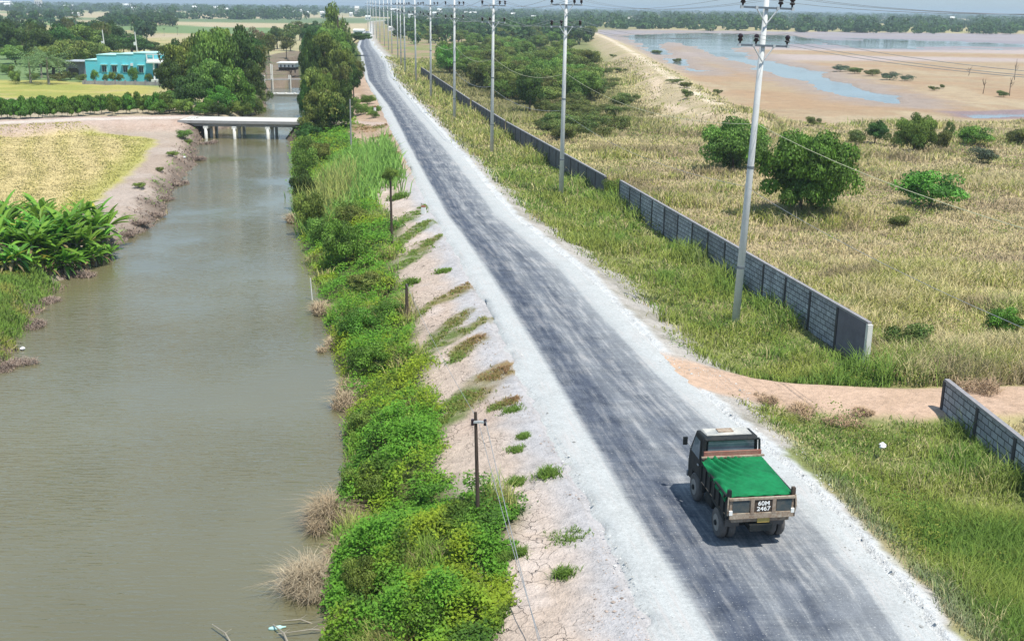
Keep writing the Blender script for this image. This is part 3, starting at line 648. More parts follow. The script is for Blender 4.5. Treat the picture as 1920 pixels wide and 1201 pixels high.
def left_cover():
    # mown bright grass at the near left bank, and the clover like weeds at the frame edge
    x, y = samp(60000, 24, 66, -.62, -.33); s = sdp(x, y, NEARG); n0 = fbm(x / 1.8, y / 1.8, 3, 3); ok = (s > -.6 + n0) & (x < wLf(y) - .5)
    x, y, n0 = x[ok], y[ok], n0[ok]; C = mixc(np.tile(PA['lime'] * .85, (len(x), 1)), np.tile(PA['green'], (len(x), 1)), ss(.4, .65, n0))
    grass_obj('bank_meadow_grass', x, y, np.full(len(x), .28) + .3 * ss(.5, .7, n0), np.maximum(.03, wpx(y) * .9), np.full(len(x), .5), C, 5, .1 + .003 * y, 'fresh bright green grass below the banana plants at the water', 'grass')
    x, y = samp(50000, 14, 180, -.56, -.15); a = wLf(y); n0 = fbm(x / 1.2, y / 1.2, 3, 33); d = a - x
    ok = (d > -.8) & (d < .6 + 2.2 * n0) & (y < 150); x, y, n0 = x[ok], y[ok], n0[ok]
    C = mixc(np.tile(np.array((.27, .2, .15)), (len(x), 1)), np.tile(np.array((.14, .10, .08)), (len(x), 1)), rng.uniform(0, 1, len(x))); gm = (fbm(x / 2.5, y / 3.5, 3, 34) > .56) & (d[ok] > .9); C[gm] = PA['green'] * .9
    grass_obj('canal_edge_debris', x, y, np.full(len(x), .26), np.maximum(.02, wpx(y) * .8), np.full(len(x), 2.2), C, 3, .12 + .002 * y, 'brown dry reeds and twigs strewn along the left edge of the canal', 'debris', 'dry')
    x, y = samp(60000, 50, 140, -.62, -.2); s = sdp(x, y, STUB); ok = s > .3; x, y = x[ok], y[ok]; s = s[ok]
    row = .5 + .5 * np.sin((x * .93 + y * .36) * 1.9 + fbm(x / 28, y / 28, 3, 1) * 9)
    C = mixc(np.tile(np.array((.60, .50, .25)), (len(x), 1)), np.tile(np.array((.50, .47, .15)), (len(x), 1)), np.clip(row * .5 + (1 - ss(.5, 4, s)), 0, 1))
    grass_obj('rice_stubble', x, y, np.full(len(x), .10) + .07 * row, np.maximum(.03, wpx(y)), np.full(len(x), .4), C, 3, np.full(len(x), .2), 'golden cut rice stubble standing in rows on the field left of the canal', 'stubble', cv=.10)
    x, y = samp(26000, 8, 60, -.3, .1); b = wRf(y); ok = (x > b - .7) & (x < b + .8); x, y = x[ok], y[ok]
    C = mixc(np.tile(np.array((.33, .26, .18)), (len(x), 1)), np.tile(np.array((.2, .15, .11)), (len(x), 1)), rng.uniform(0, 1, len(x)))
    grass_obj('dry_bank_reeds', x, y, np.full(len(x), .3), np.maximum(.014, wpx(y) * .6), np.full(len(x), 1.6), C, 3, np.full(len(x), .12), 'brown dead reeds trailing into the water under the green bank', 'reeds', 'dry')
left_cover()

# tall fresh reed grass and yellow canes on the canal side of the road
def reeds(name, cx, cy, rx_, ry_, m, h, C, label, lean=.45):
    p = place(cx, cy, -1.2); x = p[0] + rng.normal(0, rx_, m); y = p[1] + rng.normal(0, ry_, m)
    x = np.clip(x, wRf(y) + .3, gL(y) - 1.2)
    grass_obj(name, x, y, h * rng.uniform(.6, 1.1, m), np.full(m, .10), np.full(m, lean), np.tile(np.array(C), (m, 1)) * rng.uniform(.75, 1.25, (m, 1)), 5, np.full(m, .3), label, 'reeds')
reeds('tall_reed_grass', 665, 335, 1.9, 8, 1700, 1.9, (.22, .40, .08), 'tall pale green reed grass between the road and the canal trees')
reeds('yellow_cane', 622, 378, .9, 4.5, 300, 2.8, (.36, .40, .11), 'tall yellowing canes among the bushes on the canal bank', .3)

# ------------------------------------------------------------------ trees and shrubs
def crown_mesh(name, seed, n, leaf, lobes=14, base=.15, flat=1.0, pal=('deep', 'green'), gap=.0, asp=.6, cone=0):
    """leafy crown filling radius 1, height 0..1: uneven clumps of leaf sized faces"""
    g = np.random.default_rng(seed); cz = (1 + base) / 2; hz = (1 - base) / 2
    d = g.normal(0, 1, (lobes, 3)); d /= np.linalg.norm(d, axis=1)[:, None]; rr = g.uniform(.25, .78 if lobes < 40 else .86, lobes) ** .8
    c = d * rr[:, None]; c[:, 2] *= .9
    if cone: c[:, :2] *= (1 - cone * (c[:, 2:3] * .5 + .5))
    lr = g.uniform(.26, .46, lobes) * (14 / lobes) ** .33; li = g.integers(0, lobes, n)
    v = g.normal(0, 1, (n, 3)); v[:, 2] = v[:, 2] * .9 + .35; v /= np.linalg.norm(v, axis=1)[:, None]
    rad = lr[li] * (.55 + .5 * g.uniform(0, 1, n) ** .6)
    P = c[li] + v * rad[:, None]; N = v.copy(); N[:, 2] += .35
    P = np.stack([P[:, 0], P[:, 1], cz + P[:, 2] * hz * flat], 1)
    lum = g.uniform(.62, 1.4, lobes)[li] * g.uniform(.6, 1.4, n); f = np.clip(g.uniform(0, 1, lobes)[li] * .6 + g.uniform(0, .5, n), 0, 1)
    C = mixc(np.tile(PA[pal[0]], (n, 1)), np.tile(PA[pal[1]], (n, 1)), f) * lum[:, None]
    return leafmesh(name, P, N, g.uniform(.7, 1.3, n) * leaf, C, M['leaf'], g, asp)
def trunk_mesh(name, seed, h=.55, r=.05, limbs=6, spread=.55, mat='bark'):
    g = random.Random(seed); mb = MB()
    mb.tube([(0, 0, -.04), (g.uniform(-.04, .04), g.uniform(-.04, .04), h * .5), (g.uniform(-.08, .08), g.uniform(-.08, .08), h)], [r * 1.25, r, r * .6], 7)
    for i in range(limbs):
        a = i * 2.4 + g.uniform(-.4, .4); s = g.uniform(.5, 1) * spread; z0 = h * g.uniform(.45, .95)
        mb.tube([(0, 0, z0), (math.cos(a) * s * .5, math.sin(a) * s * .5, z0 + .14), (math.cos(a) * s, math.sin(a) * s, z0 + g.uniform(.2, .36))], [r * .5, r * .35, r * .12], 5)
    me = bpy.data.meshes.new(name); me.from_pydata(mb.v, [], mb.f); me.materials.append(M[mat]); me.update(); return me
PAL2 = {'tree': (.078, .145, .026), 'treel': (.21, .30, .055), 'treey': (.24, .27, .06), 'dark': (.05, .10, .024), 'oliv': (.19, .20, .06), 'blue': (.055, .115, .055), 'pinkl': (.30, .16, .13), 'bright': (.14, .28, .035), 'greyg': (.14, .17, .11)}
for k, v in PAL2.items(): PA[k] = np.array(v)
T = {}
def template(k, *a, **kw):
    tk = dict(h=.55, r=.05, limbs=6, spread=.55); tk.update(kw.pop('trunk', {}))
    T[k] = (crown_mesh(k + '_crown', *a, **kw), trunk_mesh(k + '_trunk', a[0], **tk))
template('leafy', 1, 7500, .07, lobes=34, pal=('tree', 'treel'))
template('leafy2', 2, 7500, .07, lobes=30, pal=('dark', 'tree'))
template('leafy3', 3, 7000, .07, lobes=34, pal=('tree', 'treey'))
template('airy', 4, 2200, .085, lobes=20, pal=('tree', 'oliv'), base=.3, trunk=dict(h=.6, r=.035, limbs=8))
template('tall', 5, 3800, .10, lobes=20, base=.12, pal=('tree', 'treel'), trunk=dict(h=.8, r=.05))
template('shrub', 6, 5000, .07, lobes=28, base=0., pal=('tree', 'treel'), trunk=dict(h=.35, r=.03))
template('olive', 7, 3000, .085, lobes=18, base=0., pal=('tree', 'oliv'), trunk=dict(h=.4, r=.025))
template('bright', 8, 6500, .066, lobes=34, base=0., pal=('tree', 'bright'), trunk=dict(h=.35, r=.03))
template('hedge', 9, 1700, .16, lobes=12, base=.05, pal=('tree', 'bright'), trunk=dict(h=.5, r=.03, mat='paletrunk'))
template('pinkish', 10, 1500, .09, lobes=14, base=.3, pal=('tree', 'pinkl'))
template('big', 11, 30000, .046, lobes=90, base=.0, pal=('tree', 'bright'), trunk=dict(h=.45, r=.03, limbs=9))
template('big2', 12, 17000, .056, lobes=60, base=.0, pal=('tree', 'treel'), trunk=dict(h=.45, r=.03, limbs=9))
template('grey', 13, 2600, .09, lobes=15, base=.0, pal=('blue', 'greyg'), trunk=dict(h=.35, r=.025))
template('blob', 14, 420, .26, lobes=9, base=.05, pal=('dark', 'tree'), trunk=dict(h=.4, r=.04, limbs=3))
template('blob2', 15, 420, .24, lobes=8, base=.1, pal=('dark', 'blue'), trunk=dict(h=.5, r=.04, limbs=3))
rnd = random.Random(5)
def tree(kind, loc, r, h, label, group=None, name='leafy_tree', cat='tree', rz=None):
    o = empty(name, loc, rnd.uniform(0, 6.28) if rz is None else rz, (r, r, h)); tag(o, label, cat, group)
    link('crown', T[kind][0], o); link('trunk', T[kind][1], o); return o
def tree_px(kind, px, pyb, pyt, wpx_, label, group=None, name='leafy_tree', cat='tree', z0=-.8):
    p = place(px, pyb, z0); h = ztop(p, pyt) - p[2]; r = wpx_ / 2 / F_PX * depth(p); return tree(kind, tuple(p), r * 1.02, h * 1.03, label, group, name, cat)

# dense cluster on the left bank beyond the bridge
for i, (a, b, c, d, k) in enumerate([(405, 196, 44, 96, 'leafy'), (345, 192, 72, 92, 'leafy'), (452, 186, 50, 86, 'leafy2'), (372, 176, 58, 80, 'leafy3'), (432, 168, 40, 84, 'leafy'), (322, 196, 112, 62, 'leafy2'),
        (395, 208, 104, 96, 'leafy'), (360, 212, 138, 84, 'leafy2'), (440, 208, 126, 80, 'bright'), (482, 176, 80, 66, 'airy'), (476, 200, 116, 52, 'leafy2'), (340, 150, 74, 60, 'leafy2'), (470, 150, 64, 60, 'leafy2'), (410, 214, 160, 70, 'bright'),
        (318, 212, 168, 60, 'shrub'), (462, 214, 160, 56, 'shrub'), (345, 216, 182, 50, 'shrub'), (385, 217, 184, 56, 'bright'), (430, 217, 186, 50, 'shrub'), (300, 214, 186, 44, 'bright'), (480, 218, 182, 40, 'shrub'), (498, 196, 160, 34, 'olive'), (455, 219, 190, 44, 'shrub'), (410, 219, 192, 40, 'leafy2')]):
    tree_px(k, a, b, c, d, 'broad dense green tree of the clump at the left bank between teal house and canal', 'trees in the clump beyond the bridge')
for a, b, c, d, k in [(505, 118, 62, 44, 'airy'), (488, 128, 72, 40, 'leafy2'), (545, 96, 42, 50, 'airy'), (578, 92, 46, 46, 'leafy2'), (520, 92, 50, 44, 'leafy2'), (562, 76, 38, 40, 'airy'), (596, 84, 40, 40, 'leafy2'), (502, 96, 56, 40, 'olive'), (537, 110, 66, 40, 'airy')]:
    tree_px(k, a, b, c, d, 'slender grey green tree of the loose stand beyond the footbridge', 'trees beyond the footbridge')
tree_px('pinkish', 478, 110, 52, 42, 'tree with faded pinkish red foliage behind the dense left bank clump')
# column of trees between canal and road
for a, b, c, d, k in [(606, 256, 158, 88, 'leafy3'), (588, 262, 205, 64, 'leafy3'), (628, 252, 180, 64, 'leafy2'), (596, 214, 116, 72, 'leafy3'), (636, 206, 118, 66, 'airy'), (604, 172, 52, 86, 'leafy'), (640, 176, 84, 64, 'leafy'), (584, 186, 62, 44, 'leafy2'),
        (628, 150, 44, 84, 'leafy'), (655, 168, 102, 44, 'leafy2'), (588, 140, 56, 50, 'leafy2'), (652, 140, 74, 46, 'leafy2'), (574, 238, 150, 30, 'leafy2'), (612, 232, 128, 56, 'leafy'), (648, 226, 150, 40, 'leafy2'), (575, 300, 250, 50, 'shrub'), (580, 275, 230, 52, 'leafy2'), (664, 186, 122, 40, 'leafy2'), (668, 160, 108, 34, 'leafy3'), (652, 238, 196, 34, 'leafy2')]:
    tree_px(k, a, b, c, d, 'leafy tree of the dense row standing between the canal and the road', 'trees between canal and road', z0=-1)
for a, b, c, d in [(690, 196, 176, 34), (676, 216, 192, 36), (700, 222, 206, 26), (664, 204, 180, 30)]: tree_px('shrub', a, b, c, d, 'low green shrub on the soil between the roadside trees and the road', 'shrubs by the roadside trees', 'shrub', 'shrub')
tree_px('tall', 634, 118, 11, 66, 'tallest tree of the roadside row, its top reaching the horizon')
def overhang():
    p = place(655, 106, 0); h = ztop(p, 58) - p[2]; d = depth(p); k = d / F_PX
    o = empty('leaning_tree', tuple(p), 0, 1); tag(o, 'dark tree with a flat crown spreading out over the far end of the road', 'tree')
    c = link('crown', T['leafy2'][0], o); c.scale = (26 * k, 26 * k, h * .42); c.location = (25 * k, -2, h * .55)
    MB().tube([(0, 0, -.3), (3 * k, 0, h * .35), (10 * k, -1, h * .6), (24 * k, -2, h * .8)], [.45, .35, .25, .12], 7).build('trunk', M['bark'], o)
overhang()
DRYR = []
# bushes along the water on the right bank
for px, py, pt, w, k in [(690, 935, 868, 100, 'big2'), (700, 812, 762, 90, 'big2'), (582, 440, 352, 66, 'shrub'), (600, 470, 400, 60, 'shrub'), (570, 395, 320, 60, 'leafy2'), (572, 345, 268, 56, 'shrub'), (648, 500, 408, 96, 'bright'), (668, 640, 575, 90, 'bright'), (725, 600, 560, 80, 'bright'),
        (660, 440, 380, 70, 'leafy3'), (690, 1120, 1040, 110, 'big2'), (790, 1190, 1110, 130, 'bright'), (880, 1010, 955, 96, 'bright'), (695, 700, 640, 100, 'bright'), (600, 320, 262, 60, 'leafy3'), (740, 830, 770, 90, 'shrub'), (655, 420, 372, 50, 'shrub')]:
    tree_px(k, px, py, pt, w, 'rounded leafy bush standing out of the weeds on the right bank of the canal', 'bushes on the canal bank', 'leafy_bush', 'bush', -1.6)
for a, b, r_, h_ in [(1440, 752, .5, .4), (1500, 775, .7, .45), (1575, 790, .8, .4), (1620, 775, .5, .3), (1750, 700, .7, .8), (1690, 705, .6, .6), (1840, 735, .7, .7), (1560, 690, .6, .4)]:
    DRYR.append((a, b, r_, h_))
tree_px('leafy3', 690, 556, 508, 100, 'yellow green bush halfway along the bank, brighter than the weeds around it', None, 'leafy_bush', 'bush', -1.3)
# left background clump
for a, b, c, d, k in [(15, 112, 36, 44, 'leafy2'), (12, 100, 58, 60, 'leafy'), (45, 104, 46, 40, 'airy'), (76, 126, 46, 54, 'leafy2'), (112, 122, 44, 64, 'leafy2'), (150, 112, 40, 70, 'leafy'), (190, 106, 36, 44, 'airy'), (168, 104, 40, 50, 'leafy2'),
        (214, 100, 38, 30, 'leafy2'), (100, 140, 80, 70, 'leafy'), (140, 134, 66, 64, 'leafy3'), (172, 128, 72, 52, 'leafy3'), (246, 104, 62, 62, 'leafy2'), (232, 100, 70, 34, 'bright'), (272, 102, 72, 44, 'leafy2'), (300, 100, 80, 36, 'olive'), (68, 112, 36, 24, 'airy'), (128, 90, 28, 22, 'airy'),
        (30, 120, 80, 50, 'leafy'), (200, 128, 88, 50, 'leafy3'), (60, 80, 34, 30, 'blob'), (204, 112, 60, 44, 'leafy2'), (120, 126, 90, 50, 'leafy2')]:
    tree_px(k, a, b, c + 2, d * 1.45, 'broadleaf tree of the mixed grove around and behind the teal house', 'trees around the teal house')
for a, b, c, d, k in [(30, 158, 130, 26, 'shrub'), (62, 150, 136, 30, 'shrub'), (14, 140, 118, 30, 'shrub'), (132, 150, 130, 30, 'olive'), (150, 154, 136, 26, 'olive'), (110, 152, 134, 40, 'olive'), (22, 152, 115, 16, 'olive')]:
    tree_px(k, a, b, c, d, 'low dark shrub at the foot of the coconut palms left of the teal house', 'shrubs under the palms', 'shrub', 'shrub')
for i in range(36):
    a = -40 + i * 11 + rnd.uniform(-3, 3); b = np.interp(a, [-40, 340], [229, 212]) + rnd.uniform(-6, 0)
    tree_px('hedge', a, b, b - rnd.uniform(30, 40), rnd.uniform(24, 34), 'green shrub in the long low row behind the dirt track', 'row of shrubs along the dirt track', 'hedge_shrub', 'shrub')
for i in range(28):
    a = -30 + i * 13 + rnd.uniform(-4, 4)
    tree_px('hedge', a, 206 + rnd.uniform(-3, 3), 184 + rnd.uniform(-5, 4), rnd.uniform(22, 30), 'green shrub in the long low row behind the dirt track', 'row of shrubs along the dirt track', 'hedge_shrub', 'shrub')
# grove right of the road
GR = np.array([(815, 95), (1050, 66), (1120, 95), (1150, 150), (1105, 188), (1010, 205), (930, 178), (868, 150), (820, 120)], float)
got = 0; n_try = 0
while got < 150 and n_try < 4000:
    n_try += 1; a, b = rnd.uniform(800, 1190), rnd.uniform(64, 205)
    if sdp(np.array([a]), np.array([b]), GR)[0] < 0: continue
    if rnd.random() > (b / 205) ** 1.0 * 1.1 + .3: continue
    if a > np.interp(b, [60, 100, 150, 205], [1050, 1075, 1120, 1150]): continue
    p = place(a, b); h = rnd.uniform(3.2, 6.0); r = rnd.uniform(2.2, 4.3); k = rnd.choice(['leafy', 'leafy3', 'leafy', 'olive', 'leafy3', 'shrub', 'airy'])
    tree(k, tuple(p), r, h, 'small bushy green tree in the scrubby grove right of the power poles', 'trees in the scrubby grove'); got += 1
tree_px('leafy2', 992, 216, 132, 66, 'darkest round tree at the near edge of the scrubby grove')
tree_px('bright', 842, 138, 84, 62, 'bright green tree beside the far end of the wall')
for i in range(110):
    a = rnd.uniform(990, 1200); b = rnd.uniform(95, 258)
    if rnd.random() < .3: a, b = rnd.uniform(880, 1120), rnd.uniform(150, 262)
    if a < np.interp(b, [90, 150, 236, 262], [790, 860, 975, 1010]) + 30 or a > np.interp(b, [60, 100, 150, 180, 240], [1060, 1095, 1150, 1175, 1205]): continue
    p = place(a, b); tree('olive', tuple(p), rnd.uniform(1.2, 2.6), rnd.uniform(1.2, 2.6), 'olive brown shrub in the rough ground around the scrubby grove', 'olive shrubs', 'olive_shrub', 'shrub')
tree_px('shrub', 1147, 374, 332, 46, 'leafy green bush filling the gap between two wall sections', None, 'gap_bush', 'bush')
# named bushes of the right field
tree_px('big', 1500, 408, 222, 212, 'largest dark green bush just right of the nearest power pole', None, 'large_bush', 'bush')
tree_px('big2', 1374, 322, 214, 134, 'second large bush, half behind the nearest power pole', None, 'large_bush', 'bush')
tree_px('big2', 1714, 288, 208, 74, 'upright dense bush taller than wide, near the reservoir edge', None, 'leafy_bush', 'bush')
tree_px('bright', 1826, 274, 234, 80, 'low wide bright green bush right of the upright bush', None, 'leafy_bush', 'bush')
tree_px('leafy2', 1640, 270, 226, 48, 'small dark bush left of the upright bush', None, 'leafy_bush', 'bush')
tree_px('bright', 1742, 390, 316, 150, 'spreading mid green bush in the tall yellow grass right of the largest bush', None, 'leafy_bush', 'bush')
for a, b, c, d, k in [(1610, 272, 240, 50, 'olive'), (1676, 276, 240, 40, 'olive'), (1760, 284, 236, 44, 'olive'), (1900, 272, 234, 70, 'olive'), (1775, 280, 225, 24, 'airy'), (1840, 306, 274, 60, 'grey'), (1525, 236, 215, 30, 'olive'), (1880, 625, 572, 76, 'bright'), (1700, 660, 600, 90, 'olive'), (1680, 425, 398, 60, 'olive')]:
    tree_px(k, a, b, c, d, 'thin olive shrub scattered over the tall grass of the right field', 'shrubs scattered over the right field', 'field_shrub', 'shrub')
for a, b, c, d, k in [(1575, 134, 121, 38, 'grey'), (1602, 138, 124, 34, 'olive'), (1636, 143, 128, 36, 'olive'), (1668, 150, 134, 40, 'grey'), (1700, 152, 140, 30, 'grey'), (1752, 170, 160, 22, 'olive'), (1768, 166, 157, 14, 'olive'), (1882, 182, 168, 28, 'olive'), (1270, 118, 108, 20, 'olive'), (1230, 102, 92, 26, 'olive')]:
    tree_px(k, a, b, c, d, 'low dark shrub on the dry reservoir bed', 'shrubs on the reservoir bed', 'bed_shrub', 'shrub', -1.7)
for a, b in [(1262, 158), (1284, 166), (1345, 176), (1150, 108), (1290, 185), (1165, 135)]:
    p = place(a, b); tree('olive', tuple(p), rnd.uniform(1, 2.2), rnd.uniform(.9, 1.7), 'small dry shrub on the sandy ridge beside the reservoir', 'shrubs on the sandy ridge', 'ridge_shrub', 'shrub')

# dry twiggy bushes at the water
def twig_bush(name, px, py, r, h, seed, label, group, n=1500, col=((.46, .37, .24), (.30, .22, .14)), z0=-1.9):
    g = np.random.default_rng(seed); p = place(px, py, z0); p[2] = max(p[2], -2.05)
    r = r * .85; h = h * .78; ns = 9; sc_ = g.normal(0, .42, (ns, 2)) * r; sh = g.uniform(.45, 1.15, ns); sr = g.uniform(.3, .6, ns) * r; li = g.integers(0, ns, n)
    a = g.uniform(0, 6.283, n); q = np.sqrt(g.uniform(0, 1, n)); rr = sr[li] * q; P = np.stack([p[0] + sc_[li, 0] + np.cos(a) * rr, p[1] + sc_[li, 1] * 1.2 + np.sin(a) * rr, p[2] + h * sh[li] * g.uniform(0, .6, n) * np.sqrt(np.clip(1 - q ** 2, 0, 1))], 1)
    C = mixc(np.tile(np.array(col[0]), (n, 1)), np.tile(np.array(col[1]), (n, 1)), g.uniform(0, 1, n)) * g.uniform(.8, 1.2, (n, 1))
    V, lo, to, cc = blades(P, h * sh[li] * g.uniform(.35, .9, n), np.full(n, max(.014, .5 * wpx(p[1]))), g.uniform(.2, 2.4, n), C, g, np.where(g.uniform(0, 1, n) < .45, a + g.normal(0, 1.0, n), g.uniform(0, 6.28, n)))
    return tag(link(name, mesh_np(name, V, lo, to, M['dry'], cc)), label, 'bush', group)
twig_bush('dry_bush', 583, 1112, 1.05, 1.0, 1, 'pale round heap of dry brown twigs standing in the canal nearest the camera', None, 4200, ((.50, .42, .29), (.30, .23, .15)))
twig_bush('dry_bush', 612, 985, .9, 1.1, 2, 'tall brown dry bush leaning over the water just beyond the pale twig heap', None, 3200)
for i, (a, b, r, h) in enumerate([(655, 765, .8, .8), (600, 590, .8, .8), (640, 1045, .5, .6), (595, 490, .9, .6), (625, 655, .7, .6), (660, 735, .6, .7), (650, 1180, .6, .5), (560, 420, .8, .8), (590, 470, .9, .5)]):
    twig_bush('dry_bush', a, b, r, h, 10 + i, 'brown dried out bush drooping into the right side of the canal', 'dry bushes along the canal', 1500)
for i, (a, b, r) in enumerate([(240, 440, 1.2), (285, 405, 1.4), (330, 345, 1.6), (368, 300, 1.8), (260, 420, 1.0), (310, 375, 1.3), (395, 272, 1.5), (150, 520, .9), (60, 615, .9), (20, 690, .9), (90, 570, .8)]):
    twig_bush('dry_brush_heap', a, b, r, .45, 40 + i, 'flattened heap of dry brown brush on the left edge of the canal', 'dry brush heaps on the left bank', 1200, ((.33, .26, .21), (.2, .14, .11)))
for a, b, r, h in [(345, 258, 1.1, 1.1), (353, 268, .6, .7), (324, 294, .8, .6), (300, 322, .5, .5), (262, 352, .7, .5)]:
    p = place(a, b, -1); tree('shrub', tuple(p), r, h, 'low green shrub on the edge of the left bank below the bridge', 'shrubs on the left bank', 'bank_shrub', 'shrub')

for i, (a, b, r_, h_) in enumerate(DRYR): twig_bush('dry_scrub', a, b, r_, h_, 80 + i, 'low dry brown scrub beside the dirt track right of the truck', 'dry scrub by the dirt track', 700, ((.50, .36, .22), (.30, .20, .13)), -.6)
# palms and bananas
def frond(g, L, w, up, droop, az, C, strips=9):
    """one feather leaf: midrib with paired leaflets"""
    V = []; F = []; cs = []
    ca, sa = math.cos(az), math.sin(az)
    def pt(t): r = L * t * math.cos(up * (1 - t * .5)); return np.array((ca * r, sa * r, L * (math.sin(up) * t - droop * t * t)))
    side = np.array((-sa, ca, 0))
    for i in range(strips):
        t0 = .12 + .88 * i / strips; t1 = t0 + .55 / strips; ww = w * math.sin(math.pi * min(1, .15 + t0 * .85)) + .1
        for s in (-1, 1):
            a, b = pt(t0), pt(t1); o = side * s * ww + np.array((ca, sa, 0)) * ww * .4 - np.array((0, 0, ww * .45)); k = len(V)
            V += [a, b, (a + b) / 2 + o]; F.append((k, k + 1, k + 2)); cs += [C * g.uniform(.7, 1.3)] * 3
    return V, F, cs
def palm_parts(seed, n, L, w, C, h):
    g = random.Random(seed); V = []; F = []; cs = []
    for i in range(n):
        v, f, c = frond(g, L * g.uniform(.85, 1.1), w, g.uniform(-.1, 1.15), g.uniform(.35, .8), i * 2.4 + g.uniform(-.3, .3), np.array(C)); b = len(V)
        V += [q + np.array((0, 0, h)) for q in v]; F += [tuple(b + j for j in x) for x in f]; cs += c
    cr = mesh_np('fronds', np.array(V), np.array(F).ravel(), np.full(len(F), 3), M['leaf'], np.array(cs))
    mb = MB().tube([(0, 0, -.2), (.15, 0, h * .5), (0, .05, h + .1)], [.26, .17, .13], 7); me = bpy.data.meshes.new('trunk'); me.from_pydata(mb.v, [], mb.f); me.materials.append(M['paletrunk']); me.update()
    return cr, me
PALM = palm_parts(3, 26, 4.4, .55, (.13, .20, .07), 4.5); PALMT = palm_parts(4, 18, 2.6, .5, (.06, .10, .04), 8.5)
def palm(P, par, s, label, group):
    o = empty('palm_tree', tuple(P), rnd.uniform(0, 6.28), s); tag(o, label, 'palm', group); link('crown', par[0], o); link('trunk', par[1], o)
for a, b, s in [(58, 156, .95), (92, 158, 1.05), (112, 150, .85), (78, 146, .9)]: palm(place(a, b), PALM, s, 'coconut palm with drooping fronds left of the grey shed', 'coconut palms')
for a, b, t in [(146, 84, 18), (230, 74, 50), (253, 74, 50), (290, 68, 52), (308, 68, 50), (333, 66, 48), (470, 100, 84), (500, 152, 96), (545, 84, 60)]:
    p = place(a, b); palm(p, PALMT, (ztop(p, t) - p[2]) / 11, 'slim dark palm rising beyond the teal house and the canal trees', 'slim distant palms')
for a, b, s in [(482, 150, .9), (470, 172, .8)]: palm(place(a, b, -1), PALM, s, 'palm drooping over the canal at the left end of the footbridge', 'palms at the footbridge')
def banana_mesh(seed):
    g = random.Random(seed); V = []; F = []; cs = []
    for i in range(15):
        az = i * 2.4 + g.uniform(-.4, .4); L = g.uniform(1.3, 2.1); up = g.uniform(.35, 1.45); dr = g.uniform(.12, .5); w = g.uniform(.13, .2); col = np.array((.12, .25, .03)) * g.uniform(.7, 1.5) if g.random() > .03 else np.array((.40, .36, .06))
        ca, sa = math.cos(az), math.sin(az); sd = np.array((-sa, ca, 0)); b = len(V); N = 8
        for j in range(N):
            t = j / (N - 1); r = L * t * math.cos(up * (1 - .35 * t)); z = L * (math.sin(up) * t - dr * t * t); c = np.array((ca * r, sa * r, 1.0 + z)); ww = w * (math.sin(math.pi * min(.98, max(.02, (t - .1) / .9))) ** .6 if t > .12 else .06)
            V += [c - sd * ww + np.array((0, 0, ww * .45)), c, c + sd * ww + np.array((0, 0, ww * .45))]; cs += [col * 1.0, col * 1.25, col * .9]
        for j in range(N - 1):
            k = b + 3 * j; F += [(k, k + 1, k + 4, k + 3), (k + 1, k + 2, k + 5, k + 4)]
    for i in range(7):
        az = i * .9 + g.uniform(-.4, .4); L = g.uniform(.8, 1.3); w = g.uniform(.12, .18); col = np.array((.10, .20, .03)) * g.uniform(.6, 1.3) if g.random() > .35 else np.array((.26, .19, .10)) * g.uniform(.7, 1.2)
        ca, sa = math.cos(az), math.sin(az); sd = np.array((-sa, ca, 0)); b = len(V)
        for j in range(5):
            t = j / 4; c = np.array((ca * L * t, sa * L * t, .85 + L * (.35 * t - 1.0 * t * t))); ww = w * math.sin(math.pi * (.08 + .88 * t))
            V += [c - sd * ww, c + np.array((0, 0, -.03)), c + sd * ww]; cs += [col, col * 1.2, col]
        for j in range(4):
            k = b + 3 * j; F += [(k, k + 1, k + 4, k + 3), (k + 1, k + 2, k + 5, k + 4)]
    me = mesh_np('banana_leaves', np.array(V), np.array(F).ravel(), np.full(len(F), 4), M['banana'], np.array(cs))
    mb = MB().tube([(0, 0, -.1), (.03, 0, .8), (0, 0, 1.2)], [.11, .09, .05], 8); m2 = bpy.data.meshes.new('stem'); m2.from_pydata(mb.v, [], mb.f); m2.materials.append(M['paletrunk']); m2.update()
    return me, m2
BAN = [banana_mesh(s) for s in (1, 2, 3, 4)]
BQ = np.array([(-40, 500), (50, 492), (120, 505), (150, 500), (200, 478), (205, 440), (170, 420), (60, 430), (-40, 440)], float)
bp = []; n_try = 0
while len(bp) < 44 and n_try < 3000:
    n_try += 1; a, b = rnd.uniform(-40, 210), rnd.uniform(425, 508)
    if sdp(np.array([a]), np.array([b]), BQ)[0] < 0 or any(math.hypot(a - q[0], (b - q[1]) * 1.6) < 13 for q in bp): continue
    bp.append((a, b))
front = [(x_, np.interp(x_, [-30, 60, 130, 205], [508, 508, 516, 492]) + rnd.uniform(-4, 4)) for x_ in range(-30, 215, 14)]
for a, b in bp + front:
    p = place(a, b, -1); m = rnd.choice(BAN); s = rnd.uniform(.78, 1.12) if (a, b) not in front else rnd.uniform(.45, .75); o = empty('banana_plant', tuple(p), rnd.uniform(0, 6.28), s)
    tag(o, 'banana plant with broad glossy leaves in the clump on the left bank', 'banana plant', 'banana plants on the left bank'); link('leaves', m[0], o); link('stem', m[1], o)

